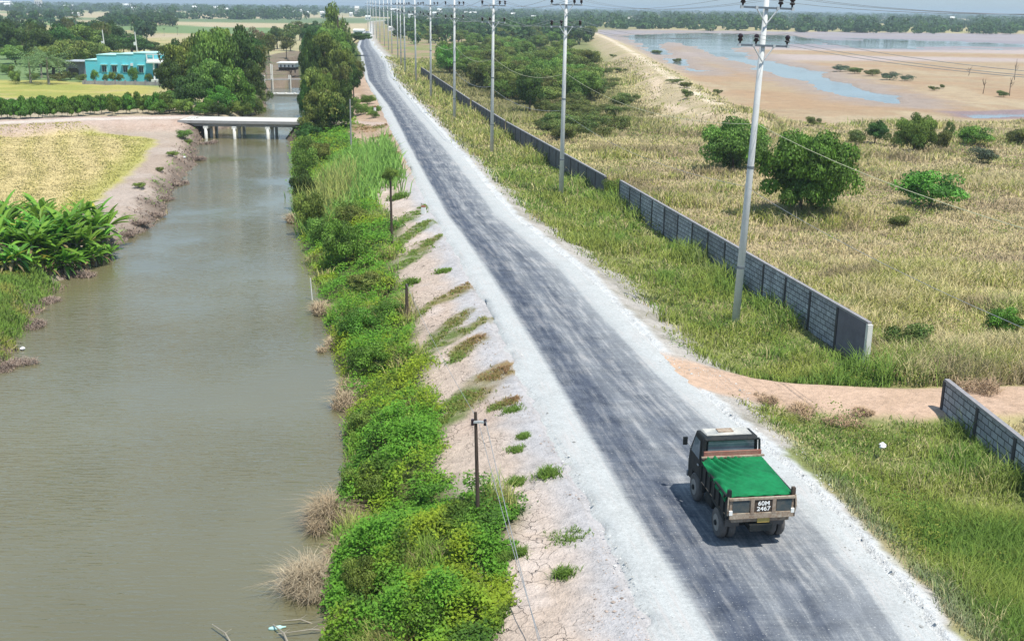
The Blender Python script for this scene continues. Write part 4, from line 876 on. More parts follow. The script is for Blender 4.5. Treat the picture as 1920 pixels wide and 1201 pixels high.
# far woodland: one mass too far to count, with the nearer field trees standing alone
def far_wood():
    g = np.random.default_rng(3); P = []; S = []; Hs = []
    def add(n, x0, x1, y0, y1, z, h, keep=None):
        a = g.uniform(x0, x1, n); b = np.exp(g.uniform(math.log(y0 - 13.5), math.log(y1 - 13.5), n)) + 13.5
        b = b + (a - 960) * .0131
        for px, py in zip(a, b):
            q = at(px, py, z)
            if keep is None or keep(px, py, q): P.append(q); S.append(g.uniform(.8, 1.3)); Hs.append(h * (.35 + 1.15 * g.uniform(0, 1) ** 1.8))
    add(3400, 1080, 2500, 16.5, 52, -.8, 8)
    add(2000, -700, 660, 16.2, 30, -.8, 9); add(1300, -700, 560, 26, 44, -.8, 8.5, lambda a, b, q: vn(a / 60, b / 5, 8) > .42); add(260, 690, 1090, 34, 80, -.8, 6, lambda a, b, q: q[0] > gR(q[1]) + 14); add(900, 660, 1120, 17, 36, -.8, 8)
    add(170, 850, 1080, 34, 56, -.8, 5.5); add(120, -600, 640, 26, 34, -.8, 8, lambda a, b, q: vn(a / 90, b / 3, 5) > .62)
    P = np.array(P); S = np.array(S); Hs = np.array(Hs); d = P[:, 1]; n = len(P); k = 70
    r = 3.2 * S * (1 + d / 2500); li = np.repeat(np.arange(n), k); v = g.normal(0, 1, (n * k, 3)); v /= np.linalg.norm(v, axis=1)[:, None]
    Q = np.zeros((n * k, 3)); Q[:, 0] = P[li, 0] + v[:, 0] * r[li]; Q[:, 1] = P[li, 1] + v[:, 1] * r[li]; Q[:, 2] = -.8 + Hs[li] * (.5 + v[:, 2] * .5)
    v[:, 2] += .3; C = mixc(np.tile(PA['dark'] * .75, (n, 1)), np.tile(PA['tree'] * .85, (n, 1)), g.uniform(0, 1, n))[li] * g.uniform(.7, 1.3, (n * k, 1))
    me = leafmesh('distant_woodland', Q, v, (r * .55)[li] * g.uniform(.7, 1.3, n * k), C, M['leaf'], g, .7)
    tag(link('distant_woodland', me), 'hazy belt of far-off trees along the horizon', 'woodland', kind='stuff')
far_wood()
for i in range(70):
    a = rnd.choice([rnd.uniform(-20, 330), rnd.uniform(330, 620)]); b = rnd.choice([rnd.uniform(44, 52), rnd.uniform(28, 38), rnd.uniform(60, 80)]) + (a - 960) * .0131 + 8
    if 40 < b < 80 and a > 320: continue
    p = place(a, b); tree(rnd.choice(['blob', 'blob2']), tuple(p), rnd.uniform(3, 5.5), rnd.uniform(5, 9), 'lone tree among the tan and green fields on the left horizon side', 'trees among the far left fields', 'field_tree')
for i in range(40):
    a = rnd.uniform(200, 330); b = rnd.uniform(42, 50); p = place(a, b); tree('blob', tuple(p), rnd.uniform(3, 5), rnd.uniform(5, 8), 'lone tree among the tan and green fields on the left horizon side', 'trees among the far left fields', 'field_tree')
for i in range(110):
    a = rnd.uniform(700, 1110); b = 59 + rnd.uniform(-20, 26); p = place(a, b)
    if p[0] < gR(p[1]) + 12: continue
    tree(rnd.choice(['blob', 'blob2', 'leafy3']), tuple(p), rnd.uniform(2.5, 4.5), rnd.uniform(4, 7.5), 'mid distance tree between the scrubby grove and the far town', 'trees before the far town', 'field_tree')

# ------------------------------------------------------------------ power line on the right of the road
def pole_mesh_parts(o):
    H = 16.8; mb = MB(); mb.tube([(0, 0, -1.4), (0, 0, H * .5), (0, 0, H)], [.20, .155, .11], 14); mb.build('shaft', M['concrete'], o, True)
    for z in (3.0, 7.8):
        MB().tube([(0, 0, z - .06), (0, 0, z + .06)], .215 - z * .0055, 12).build('band', M['steel'], o)
    for z, w, ins in ((15.0, 1.22, (-1.18, .62, 1.18)), (13.35, 1.18, (-1.15, -.38, 1.12))):
        f = MB().quadbox((0, -.16, z), (2 * w, .09, .09)); c = f.build('crossarm', M['steel'], o)
        cp_ = MB()
        for q in (-w, -w * .42, w * .42, w): cp_.quadbox((q, -.16, z), (.12, .12, .14))
        cp_.build('clamp', M['steel_l'], c)
        for q in ins:
            MB().tube([(q, -.16, z + .05), (q, -.16, z + .16), (q, -.16, z + .2), (q, -.16, z + .32), (q, -.16, z + .36), (q, -.16, z + .46), (q, -.16, z + .5)], [.03, .05, .13, .07, .13, .09, .05], 10).build('insulator', M['porcelain'], c, True)
        MB().tube([(-w * .42, -.17, z - .04), (0, -.19, z - .72)], .03, 6).build('brace', M['steel_l'], o)
        MB().tube([(w * .42, -.17, z - .04), (0, -.19, z - .72)], .03, 6).build('brace', M['steel_l'], o)
POLES = [(1378, 613), (1052, 368), (922, 287), (852, 228), (808, 185), (780, 157), (759.6, 137), (752, 121), (746, 112), (735, 101), (728.5, 94), (721, 87), (712.5, 80), (706, 73), (700, 66), (695, 60), (690, 54)]
PP = [place(a, b) for a, b in POLES]
PP = [np.array([PP[0][0] + (PP[0][0] - PP[1][0]), PP[0][1] - (PP[1][1] - PP[0][1]), -.8])] + PP
ORD = ['nearest', 'second', 'third', 'fourth', 'fifth', 'sixth', 'seventh', 'eighth', 'ninth', 'tenth', 'eleventh', 'twelfth', 'thirteenth', 'fourteenth', 'fifteenth', 'sixteenth', 'seventeenth']
pole0 = None
for i, P in enumerate(PP):
    a = PP[min(i + 1, len(PP) - 1)]; b = PP[max(i - 1, 0)]; yaw = math.atan2(-(a[0] - b[0]), a[1] - b[1])
    lab = 'tall white concrete power pole with two crossarms, %s one along the right of the road' % (ORD[i - 1] if i else 'beyond')
    if i == 0: lab = 'tall white concrete power pole standing beyond the right edge of the picture'
    if i == 1: lab = 'nearest and largest white concrete power pole, standing in grass before the block wall'
    if pole0 is None:
        pole0 = empty('power_pole', tuple(P), yaw); pole_mesh_parts(pole0); tag(pole0, lab, 'power pole', 'power poles along the right of the road'); ptree = tree_of(pole0)
    else: o = dup(pole0, ptree, tuple(P), yaw, label=lab)
    k = pole0 if i == 0 else o
    k.rotation_euler = (0, R(1.6) if i == 1 else R(rnd.uniform(-.5, .5)), yaw)
def wire_line(name, off, z, sag, mat, label, r=.009, n=None, seg=14):
    V = []; n = n or len(PP)
    q = []
    for i, P in enumerate(PP[:n]):
        a = PP[min(i + 1, len(PP) - 1)]; b = PP[max(i - 1, 0)]; yaw = math.atan2(-(a[0] - b[0]), a[1] - b[1])
        tl = R(1.6) * z if i == 1 else 0
        q.append(Vector((P[0] + (off + tl) * math.cos(yaw), P[1] + (off + tl) * math.sin(yaw), P[2] + z)))
    mb = MB()
    for a, b in zip(q[:-1], q[1:]):
        rr = max(r, depth(a) * .00017)
        mb.tube([a.lerp(b, t / seg) - Vector((0, 0, 4 * sag * (t / seg) * (1 - t / seg))) for t in range(seg + 1)], rr, 4, False)
    tag(mb.build(name, mat, None, True), label, 'cable', 'cables of the power line')
for off, nm in ((-1.18, 'left insulators'), (.62, 'middle insulators'), (1.18, 'right insulators')): wire_line('power_cable', off, 15.52, .7, M['wire'], 'thin grey cable strung along the upper crossarms on the %s' % nm, n=9)
for off, nm in ((-1.15, 'outer left'), (-.38, 'inner left'), (1.12, 'right')): wire_line('power_cable', off, 13.87, .7, M['wire'], 'thin grey cable strung along the lower crossarms on the %s insulators' % nm, n=9)
wire_line('pale_cable', .16, 9.8, 1.0, M['wire_y'], 'pale yellowish cable sagging between the power poles over the right field', .012, 7)
wire_line('lower_cable', -.16, 6.9, .8, M['wire'], 'dark lower cable sagging between the power poles over the block wall', .010, 5)

# ------------------------------------------------------------------ block walls
def block_wall(name, A, B, h, label, first_plain=False, pale_end=False, step=2.95, blk='block', th=.12, dark=True):
    A = np.array(A, float); B = np.array(B, float); L = np.linalg.norm(B - A); yaw = math.atan2(B[1] - A[1], B[0] - A[0]); n = max(1, int(round(L / step))); s = L / n
    zs = [gz(*(A + (B - A) * (i / n))) for i in range(n + 1)]; z0 = float(np.mean(zs)) - .0
    o = empty(name, (A[0], A[1], z0), yaw); tag(o, label, 'wall')
    def panel(i, x0, x1):
        zb = -.5; V = []; UV = []
        vs = [(x0, -th / 2, zb), (x1, -th / 2, zb), (x1, -th / 2, h), (x0, -th / 2, h), (x0, th / 2, zb), (x1, th / 2, zb), (x1, th / 2, h), (x0, th / 2, h)]
        fs = [(0, 1, 2, 3), (5, 4, 7, 6)]; me = bpy.data.meshes.new('panel'); me.from_pydata(vs, [], fs); uv = me.uv_layers.new(name='UVMap')
        for p in me.polygons:
            for li in p.loop_indices: c = me.vertices[me.loops[li].vertex_index].co; uv.data[li].uv = (c.x, c.z)
        me.materials.append(M['tinwall'] if (first_plain and i == 0) else M[blk]); link('panel', me, o)
    for i in range(n):
        panel(i, i * s + .09, (i + 1) * s - .09)
        MB().quadbox(((i + .5) * s, 0, h + .05), (s, th + .06, .1)).build('coping', M['coping'] if dark else M['concrete_d'], o)
    for i in range(n + 1):
        if pale_end and i == 0: MB().quadbox((0, 0, h / 2 - .2), (.2, th + .1, h + .4)).build('end_post', M['concrete_w'], o)
        else: MB().quadbox((i * s, 0, h / 2 - .25), (.18, th + .07, h + .5)).build('post', M['darkpost'], o)
    return o
M['darkpanel'] = simple('dark_wall_panel', (.15, .15, .17), .9, .4, 1.5)
M['tinwall'] = simple('plain_render', (.17, .16, .19), .9, .3, 1.2); M['coping'] = simple('wall_coping', (.30, .29, .30), .85, .3, 2)
A = place(1622, 692)
hh = ztop(A, 606) - A[2] - .1
block_wall('block_wall', A[:2], at(1162, 386, -.8), hh, 'long grey block wall with dark posts and a white end post by the dirt track', True, True)
block_wall('block_wall', place(1134, 370)[:2], place(950, 256)[:2], 1.75, 'middle stretch of dark block wall beyond the overgrown gap', blk='darkpanel')
block_wall('block_wall', place(946, 253)[:2], place(885, 211)[:2], 1.7, 'far stretch of dark block wall right behind the third power pole', blk='darkpanel')
block_wall('block_wall', place(880, 208)[:2], place(790, 141)[:2], 1.7, 'farthest stretch of dark wall, ending beside the bright green tree', step=3.2, blk='darkpanel')
A = place(1768, 768); B = place(1990, 975)
block_wall('block_wall', A[:2], A[:2] + (B - A)[:2] * 1.6, ztop(A, 697) - A[2] - .1, 'block wall section entering from the right edge below the dirt track')

# ------------------------------------------------------------------ bridge
def bridge():
    a = at(334, 226, .15); b = at(566, 229.5, .15); d = (b - a); L = np.linalg.norm(d) + 3; yaw = math.atan2(d[1], d[0]); wd_ = 4.6
    o = empty('road_bridge', (a[0], a[1], 0), yaw); tag(o, 'low concrete slab bridge on slender piers crossing the canal beyond the field', 'bridge')
    MB().quadbox((L / 2, wd_ / 2, .1), (L, wd_, .16)).build('deck', M['deckc'], o)
    MB().quadbox((L / 2, -.02, .04), (L + .1, .22, .34)).build('kerb_beam', M['concrete_d'], o); MB().quadbox((L / 2, wd_ + .02, .04), (L + .1, .22, .42)).build('kerb_beam', M['deckc'], o)  # near beam darker than the far one: shade of its face put into the colour
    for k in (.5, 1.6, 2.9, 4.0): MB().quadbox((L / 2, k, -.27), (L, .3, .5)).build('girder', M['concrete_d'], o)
    for px, pb in ((338, 240), (393, 262), (448, 262), (512, 268)):
        q = at(px, 231, -.3); x = (q - a) @ d / np.linalg.norm(d)
        if px == 338: MB().quadbox((x, wd_ / 2, -.8), (.5, wd_ + .4, .9)).build('abutment', M['concrete_w'], o); continue
        MB().quadbox((x, wd_ / 2, -.62), (.55, wd_ + .3, .3)).build('pier_cap', M['concrete_w'], o)
        for y in (-.0, wd_ / 2, wd_): MB().tube([(x, y, -.7), (x, y, -3.4)], .2, 8).build('column', M['concrete_w'], o, True)
M['deckc'] = simple('deck_concrete', (.62, .60, .55), .85, .15, 2)
bridge()
def footbridge():
    a = at(488, 149, -.1); b = at(566, 148, -.1); d = b - a; L = np.linalg.norm(d); yaw = math.atan2(d[1], d[0])
    o = empty('footbridge', (a[0], a[1], 0), yaw); tag(o, 'narrow footbridge on thin white posts across the canal far beyond the road bridge', 'footbridge')
    MB().quadbox((L / 2, .6, -.2), (L, 1.3, .14)).build('deck', M['concrete_d'], o)
    MB().tube([(0, 1.2, .75), (L, 1.2, .75)], .025, 6).build('handrail', M['wood'], o)
    for px, t in ((496, .7), (512, 2.7), (547, .6)):
        x = (at(px, 149, -.1) - a) @ d / L
        for y in (-.1, 1.3): MB().quadbox((x, y, (t - 3) / 2), (.18, .16, 3 + t)).build('post', M['concrete_w'], o)
footbridge()
def white_house():
    p = at(538, 131, -.6); d = depth(p); k = d / F_PX; o = empty('waterside_house', (p[0], p[1], -.7), 0); tag(o, 'small white building with a row of four dark openings behind the footbridge', 'house')
    w = 32 * k; h = ztop(p, 119) + .7
    MB().quadbox((0, 2.5, h / 2 + .35), (w, 5, h * .62)).build('wall', M['white'], o); MB().quadbox((0, 2.5, h + .1), (w + .6, 5.6, .2)).build('roof', M['white'], o)
    for i in range(4): MB().quadbox(((i - 1.5) * w * .23, -.03, h * .62), (w * .08, .1, h * .3)).build('window', M['glass_d'], o)
    for i in range(5): MB().quadbox(((i - 2) * w * .23, .3, .2), (.25, .25, 1.6)).build('stilt', M['wood'], o)
    MB().quadbox((0, 2.6, h * .18), (w * .9, 4.4, h * .36)).build('plinth', M['wood'], o)
white_house()
def boat():
    a = at(536, 179, -2); o = empty('flat_boat', (a[0], a[1], -2), R(4)); tag(o, 'low white flat boat lying across the canal this side of the footbridge', 'boat')
    mb = MB(); L, w = 3.9, .95
    secs = [(-L, .12, .32), (-L * .75, .7, .1), (0, w, .0), (L * .75, .7, .1), (L, .12, .32)]; V = []; F = []
    for x, hw, zb in secs: V += [(x, -hw, .38), (x, -hw * .7, zb - .1), (x, hw * .7, zb - .1), (x, hw, .38)]
    for i in range(4):
        for j in range(4): F.append((4 * i + j, 4 * i + (j + 1) % 4, 4 * i + 4 + (j + 1) % 4, 4 * i + 4 + j))
    mb.poly(V, F + [(0, 1, 2, 3), (16, 17, 18, 19)]); mb.build('hull', M['white'], o)
    for x in (-1.6, 0, 1.6): MB().quadbox((x, 0, .42), (.25, 1.7, .06)).build('thwart', M['concrete_w'], o)
boat()

# ------------------------------------------------------------------ teal house
def teal_house():
    a = at(165, 151, -.8); b = at(291, 153, -.8); d = b - a; L = np.linalg.norm(d); yaw = math.atan2(d[1], d[0]); k = depth(a) / F_PX
    o = empty('teal_house', (a[0], a[1], -.85), yaw); tag(o, 'long teal rendered house with stepped parapet, four dark windows and a white porch', 'house')
    X = lambda px: (px - 165) / 126 * L
    Hs = [ztop(a, 113), ztop(a, 103), ztop(a, 101), ztop(a, 98.5)]; Hs = [h + .85 for h in Hs]; cuts = [162.5, 185, 222, 254, 291]
    for i in range(4):
        x0, x1 = X(cuts[i]), X(cuts[i + 1]); dep = 7 - .02 * i
        MB().quadbox(((x0 + x1) / 2, dep / 2, Hs[i] / 2), (x1 - x0, dep, Hs[i])).build('wall', M['teal'], o)
        MB().quadbox(((x0 + x1) / 2, dep / 2, Hs[i] + .06), (x1 - x0 + .12, dep + .16, .14)).build('parapet_cap', M['teal_l'], o)
    for px in (198, 217, 237.5, 267):
        f = MB().quadbox((X(px), -.05, 2.35), (1.05, .12, 1.35)).build('window', M['teal_l'], o)
        MB().quadbox((X(px) - .22, -.1, 2.33), (.38, .08, 1.15)).build('pane', M['glass_d'], f); MB().quadbox((X(px) + .22, -.1, 2.33), (.38, .08, 1.15)).build('pane', M['glass_d'], f)
        MB().quadbox((X(px), -.25, 3.15), (1.35, .5, .09)).build('canopy', M['teal_l'], f)
    MB().quadbox((X(250), -.12, 3.2), (.45, .3, .5)).build('wall_box', M['white'], o)
    # porch
    x0, x1 = X(291), X(316)
    MB().quadbox(((x0 + x1) / 2 + .02, 3.6, 1.75), (x1 - x0 - 1.2, 6, 3.5)).build('porch_wall', M['pink'], o)
    MB().quadbox(((x0 + x1) / 2 - .3, 2.6, 3.72), (x1 - x0 + 1.7, 7.2, .32)).build('porch_roof', M['white'], o)
    MB().quadbox(((x0 + x1) / 2 - .2, .52, 1.5), (.75, .1, 2.5)).build('door', M['wood'], o)
    for x in (x0 + .15, x1 + .1): MB().quadbox((x, -.6, 1.8), (.24, .24, 3.55)).build('column', M['white'], o)
    MB().quadbox(((x0 + x1) / 2, -.3, .25), (x1 - x0 + .6, 2.0, .5)).build('step', M['concrete_w'], o)
    r = MB()
    for x in np.linspace(x0 - 1.2, x1, 4): r.quadbox((x, -.3, 4.5), (.16, .16, 1.3))
    r.quadbox(((x0 - 1.2 + x1) / 2, -.3, 5.2), (x1 - x0 + 1.5, .2, .14)).quadbox(((x0 - 1.2 + x1) / 2, -.31, 4.1), (x1 - x0 + 1.2, .12, .5)); r.build('railing', M['white'], o)
    # lean-to
    s = empty('lean_to_shed', (at(141, 146, -.8)[0], at(141, 146, -.8)[1], -.85), yaw); tag(s, 'low grey sheet-walled lean-to with flat roof at the left end of the teal house', 'shed')
    w = 38 * k; h = 3.2
    MB().quadbox((0, 3, h / 2), (w, 5, h)).build('wall', M['tin'], s); MB().quadbox((.1, 2.4, h + .1), (w + .6, 6.8, .12)).build('roof', M['steel_l'], s)
    MB().quadbox((-w * .1, .45, 1.3), (w * .5, .12, 1.2)).build('opening', M['wood'], s)
    y = empty('yard_wall', (at(160, 158, -.8)[0], at(160, 158, -.8)[1], -.85), yaw); tag(y, 'low brick yard wall along the field in front of the teal house', 'wall')
    MB().quadbox((L / 2 + .2, 0, .3), (L + 1.5, .16, .75)).build('wall', M['concrete_d'], y)
    for i in range(8): MB().quadbox((i * L / 7, 0, .42), (.25, .25, 1)).build('post', M['tin'], y)
M['teal_l'] = simple('pale_teal', (.45, .72, .68), .8, .1, 2)
teal_house()
for a, h in [(178, 2.6), (200, 1.7), (212, 2.2), (225, 1.8), (251, 3.2), (280, 1.9)]:
    p = place(a, 154); tree('shrub', tuple(p), .9 if a != 251 else 1.2, h, 'small garden shrub standing against the front of the teal house', 'shrubs before the teal house', 'garden_shrub', 'shrub')
for px, pb, pt, nm in ((200, 106, 56, 'left'), (260, 104, 60, 'right')):
    p = place(px, pb + 14); o = empty('lamp_pole', tuple(p), 0); h = ztop(p, pt) - p[2]; tag(o, 'thin white lamp pole rising behind the teal roof, %s of two' % nm, 'pole')
    MB().tube([(0, 0, -.3), (-.4, 0, h)], [.2, .12], 8).build('post', M['concrete_w'], o); MB().quadbox((-.55, -.2, h * .62), (.5, .35, .8)).build('lamp_box', M['white'], o)

def stones():
    x, y = samp(90000, 14, 75, -.3, .42); L, Rr = gL(y), gR(y); n0 = fbm(x / 1.2, y / 1.2, 3, 61); n1 = fbm(x / 3, y / 3, 3, 62)
    dl = np.minimum(np.abs(x - L), np.abs(x - Rr)); bank = (x < L) & (x > vRf(y)); sh = ((x > L) & (x < aL(y) - .5)) | ((x > aR(y) + .3) & (x < Rr))
    vg = (x > Rr) & (x < Rr + 2.2) & (y > 30)
    ok = (sh & (rng.uniform(0, 1, len(x)) < .10) & (n0 > .5)) | ((dl < .35) & (rng.uniform(0, 1, len(x)) < .5) & (n0 > .45)) | (bank & (n1 > .5) & (rng.uniform(0, 1, len(x)) < .4)) | (vg & (n0 > .45) & (rng.uniform(0, 1, len(x)) < .6))
    x, y = x[ok], y[ok]; bk = (x < gL(y)); n = len(x); s_ = rng.uniform(.012, .03, n) * (1 + (rng.uniform(0, 1, n) > .93) * 1.3); s_ = np.maximum(s_, wpx(y) * .45)
    z = np.where((x > gL(y)) & (x < gR(y)), .0, land(x, y)) + s_ * .25
    b = np.array([(1, 0, 0), (0, 1, 0), (-1, 0, 0), (0, -1, 0), (0, 0, .7), (0, 0, -.7)]); V = np.stack([x, y, z], 1)[:, None] + (b[None] * rng.uniform(.6, 1.2, (n, 6, 1))) * s_[:, None, None]
    f = np.array([(0, 1, 4), (1, 2, 4), (2, 3, 4), (3, 0, 4)]); lo = (np.arange(n)[:, None, None] * 6 + f[None]).ravel()
    C = np.where(bk[:, None], np.array((.42, .34, .29)), np.array((.48, .48, .46))) * rng.uniform(.45, 1.25, (n, 1))
    me = mesh_np('gravel_stones', V.reshape(-1, 3), lo, np.full(n * 4, 3), M['stone'], np.repeat(C, 6, 0)); tag(link('gravel_stones', me), 'loose stones and clods scattered over the road shoulders and clay bank', 'gravel', kind='stuff')
M['stone'] = leafmat('stone', .0, .9, 0, 0, 0)
stones()
# ------------------------------------------------------------------ small things on the canal side of the road
def wood_pole(px, pb, pt, label, r=.07, arm=False, z0=-1, lean=0.0, mat='wood'):
    p = place(px, pb, z0); h = ztop(p, pt) - p[2]; o = empty('wooden_pole', tuple(p), 0); tag(o, label, 'pole')
    MB().tube([(0, 0, -.4), (lean * .5, 0, h * .5), (lean, 0, h)], [r * 1.2, r, r * .8], 8).build('post', M[mat], o)
    if arm:
        MB().quadbox((lean + .1, -.06, h - .28), (.42, .06, .06)).build('crossarm', M['steel_l'], o)
        for x in (-.08, .28): MB().tube([(lean + x, -.06, h - .38), (lean + x, -.06, h - .2)], .045, 7).build('insulator', M['porcelain'], o)
    return p, h
p1, h1 = wood_pole(897, 987, 772, 'slim dark wooden pole with short crossarm on the cracked clay bank', .055, True, lean=-.1)
p2, h2 = wood_pole(735, 458, 326, 'dark wooden pole topped by a round clump of vines left of the road', .075, lean=-.03)
p3, h3 = wood_pole(763, 592, 532, 'short broken wooden post at the edge of the weeds', .08)
p4, h4 = wood_pole(659, 292, 186, 'slim pale pole beside the yellow canes near the bridge', .08, mat='concrete_d')
p5, h5 = wood_pole(637, 112, 44, 'thin white pole poking out of the tall roadside trees', .13, mat='concrete_w')
MB_ = tree('shrub', (p2[0] - .03, p2[1], p2[2] + h2 - .55), .62, 1.05, 'round clump of green vines grown over the top of the wooden pole', None, 'vine_clump', 'vine')
def span(name, a, b, sag, label, r=.012):
    a, b = Vector(a), Vector(b); mb = MB(); mb.tube([a.lerp(b, t / 12) - Vector((0, 0, 4 * sag * t / 12 * (1 - t / 12))) for t in range(13)], r, 4, False)
    tag(mb.build(name, M['wire'], None, True), label, 'cable', 'thin cables on the canal bank')
t1 = (p1[0] - .02, p1[1], p1[2] + h1 - .25); e1 = at(1020, 1230, -.2); e2 = at(985, 1250, .0)
span('thin_cable', (p1[0] + .18, p1[1], p1[2] + h1 - .2), (e1[0], e1[1], -.3), .15, 'thin cable from the slim pole crossarm down across the cracked clay', .011)
span('thin_cable', t1, (e2[0] + .8, e2[1] - 6, 2.2), .3, 'second thin cable leaving the slim pole towards the bottom edge of the picture', .008)
span('thin_cable', t1, (p3[0], p3[1], p3[2] + h3), .25, 'thin cable from the slim pole to the short broken post', .008)
def marker(px, pb, pt, label, red=True):
    p = place(px, pb, -.2); h = ztop(p, pt) - p[2]; o = empty('marker_stone', tuple(p), R(-12)); tag(o, label, 'marker stone')
    MB().quadbox((0, 0, h * .4), (.30, .2, h * .85)).build('stone', M['white'], o, bevel=.015)
    MB().quadbox((0, 0, h * .9), (.31, .21, h * .2), top=(.8, .8)).build('cap', M['redcap'], o)
M['redcap'] = simple('faded_red', (.32, .14, .09), .8, .3, 6)
marker(794, 401, 385, 'white roadside marker stone with brown-red cap in the grass left of the road'); marker(703, 211, 199, 'distant white marker stone left of the road near the bridge turning')
def litter(name, px, pb, r, label, cat, mat='plastic_w', seed=1, z=None):
    p = place(px, pb, -.8) if z is None else np.append(at(px, pb, z), z); g = random.Random(seed); V = []; F = []
    for i in range(5):
        for j in range(8):
            a = j * math.pi / 4; ph = (i + .5) * math.pi / 5; q = r * g.uniform(.6, 1.2); V.append((math.cos(a) * math.sin(ph) * q, math.sin(a) * math.sin(ph) * q, r * .5 + math.cos(ph) * q * .7))
    for i in range(4):
        for j in range(8): F.append((i * 8 + j, i * 8 + (j + 1) % 8, i * 8 + 8 + (j + 1) % 8, i * 8 + 8 + j))
    F += [tuple(range(8)), tuple(range(32, 40))]; mb = MB(); mb.poly(V, F); o = mb.build(name, M[mat]); o.location = tuple(p); tag(o, label, cat)
litter('plastic_bag', 1652, 862, .16, 'crumpled white plastic bag lying in the grass right of the truck', 'litter'); bpy.data.objects['plastic_bag'].location.z += .45
litter('litter_scrap', 42, 655, .13, 'white scrap of litter at the water edge near the left frame edge', 'litter', seed=4, z=-1.98)
litter('litter_scrap', 70, 606, .10, 'small white scrap on the bare left bank above the water', 'litter', seed=5); litter('litter_scrap', 190, 432, .12, 'white scrap beside the banana clump and brush', 'litter', seed=6)
litter('litter_scrap', 346, 296, .16, 'white scrap on the left bank below the bridge approach', 'litter', seed=8)
p = at(520, 1176, -1.97); o = MB().tube([(-.22, -.06, 0), (-.1, -.03, 0), (.08, .02, 0), (.14, .04, 0), (.22, .06, 0)], [.035, .06, .06, .025, .02], 10).build('floating_bottle', M['bottle'] if 'bottle' in M else M['teal_l'], None, True)
o.location = (p[0], p[1], -1.97); tag(o, 'pale green plastic bottle floating at the bottom edge of the canal', 'bottle')
for (a, b), (c, d), r, lab in [((398, 1172), (440, 1215), .022, 'curved bare branch rising from the canal at the bottom edge'), ((512, 1172), (545, 1215), .03, 'thick pale stick lying in the water beside the floating bottle'), ((528, 1166), (590, 1168), .018, 'forked dry twig stretching from the floating bottle to the bank'), ((520, 1190), (640, 1182), .02, 'long brown stick reaching into the canal from the bottom of the bank')]:
    q0, q1 = at(a, b, -1.9), at(c, d, -2.02); mb = MB(); m = (q0 + q1) / 2; mb.tube([(q0[0], q0[1], -1.86), (m[0] + .06, m[1], -1.85), (q1[0], q1[1], -2.05)], [r * .6, r, r * 1.2], 6); mb.tube([(m[0], m[1], -1.88), (m[0] + .2, m[1] + .14, -1.8)], [r * .6, r * .3], 5)
    tag(mb.build('branch', M['paletrunk']), lab, 'branch')
p = at(586, 562, -2); tag(MB().tube([(p[0], p[1], -2.4), (p[0] - .08, p[1], -.75)], [.04, .03], 6).build('mooring_stick', M['concrete_w']), 'thin white stick standing upright in the canal off the right bank', 'stick')
for i, (a, b, h) in enumerate([(1843, 176, 3), (1893, 180, 4), (1816, 142, 2), (1902, 150, 5)]):
    p = place(a, b, -1.7); mb = MB(); g = random.Random(i); mb.tube([(0, 0, -.3), (g.uniform(-.2, .2), 0, h * .6), (g.uniform(-.5, .5), 0, h)], [.09, .06, .03], 5)
    for j in range(5): z = h * g.uniform(.4, .8); an = g.uniform(0, 6.28); mb.tube([(0, 0, z), (math.cos(an) * .8, math.sin(an) * .8, z + g.uniform(.4, 1.2))], [.06, .02], 4)
    o = mb.build('dead_tree', M['bark']); o.location = tuple(p); tag(o, 'bare dead tree stump standing on the dry reservoir bed', 'dead tree', 'dead trees on the reservoir bed')
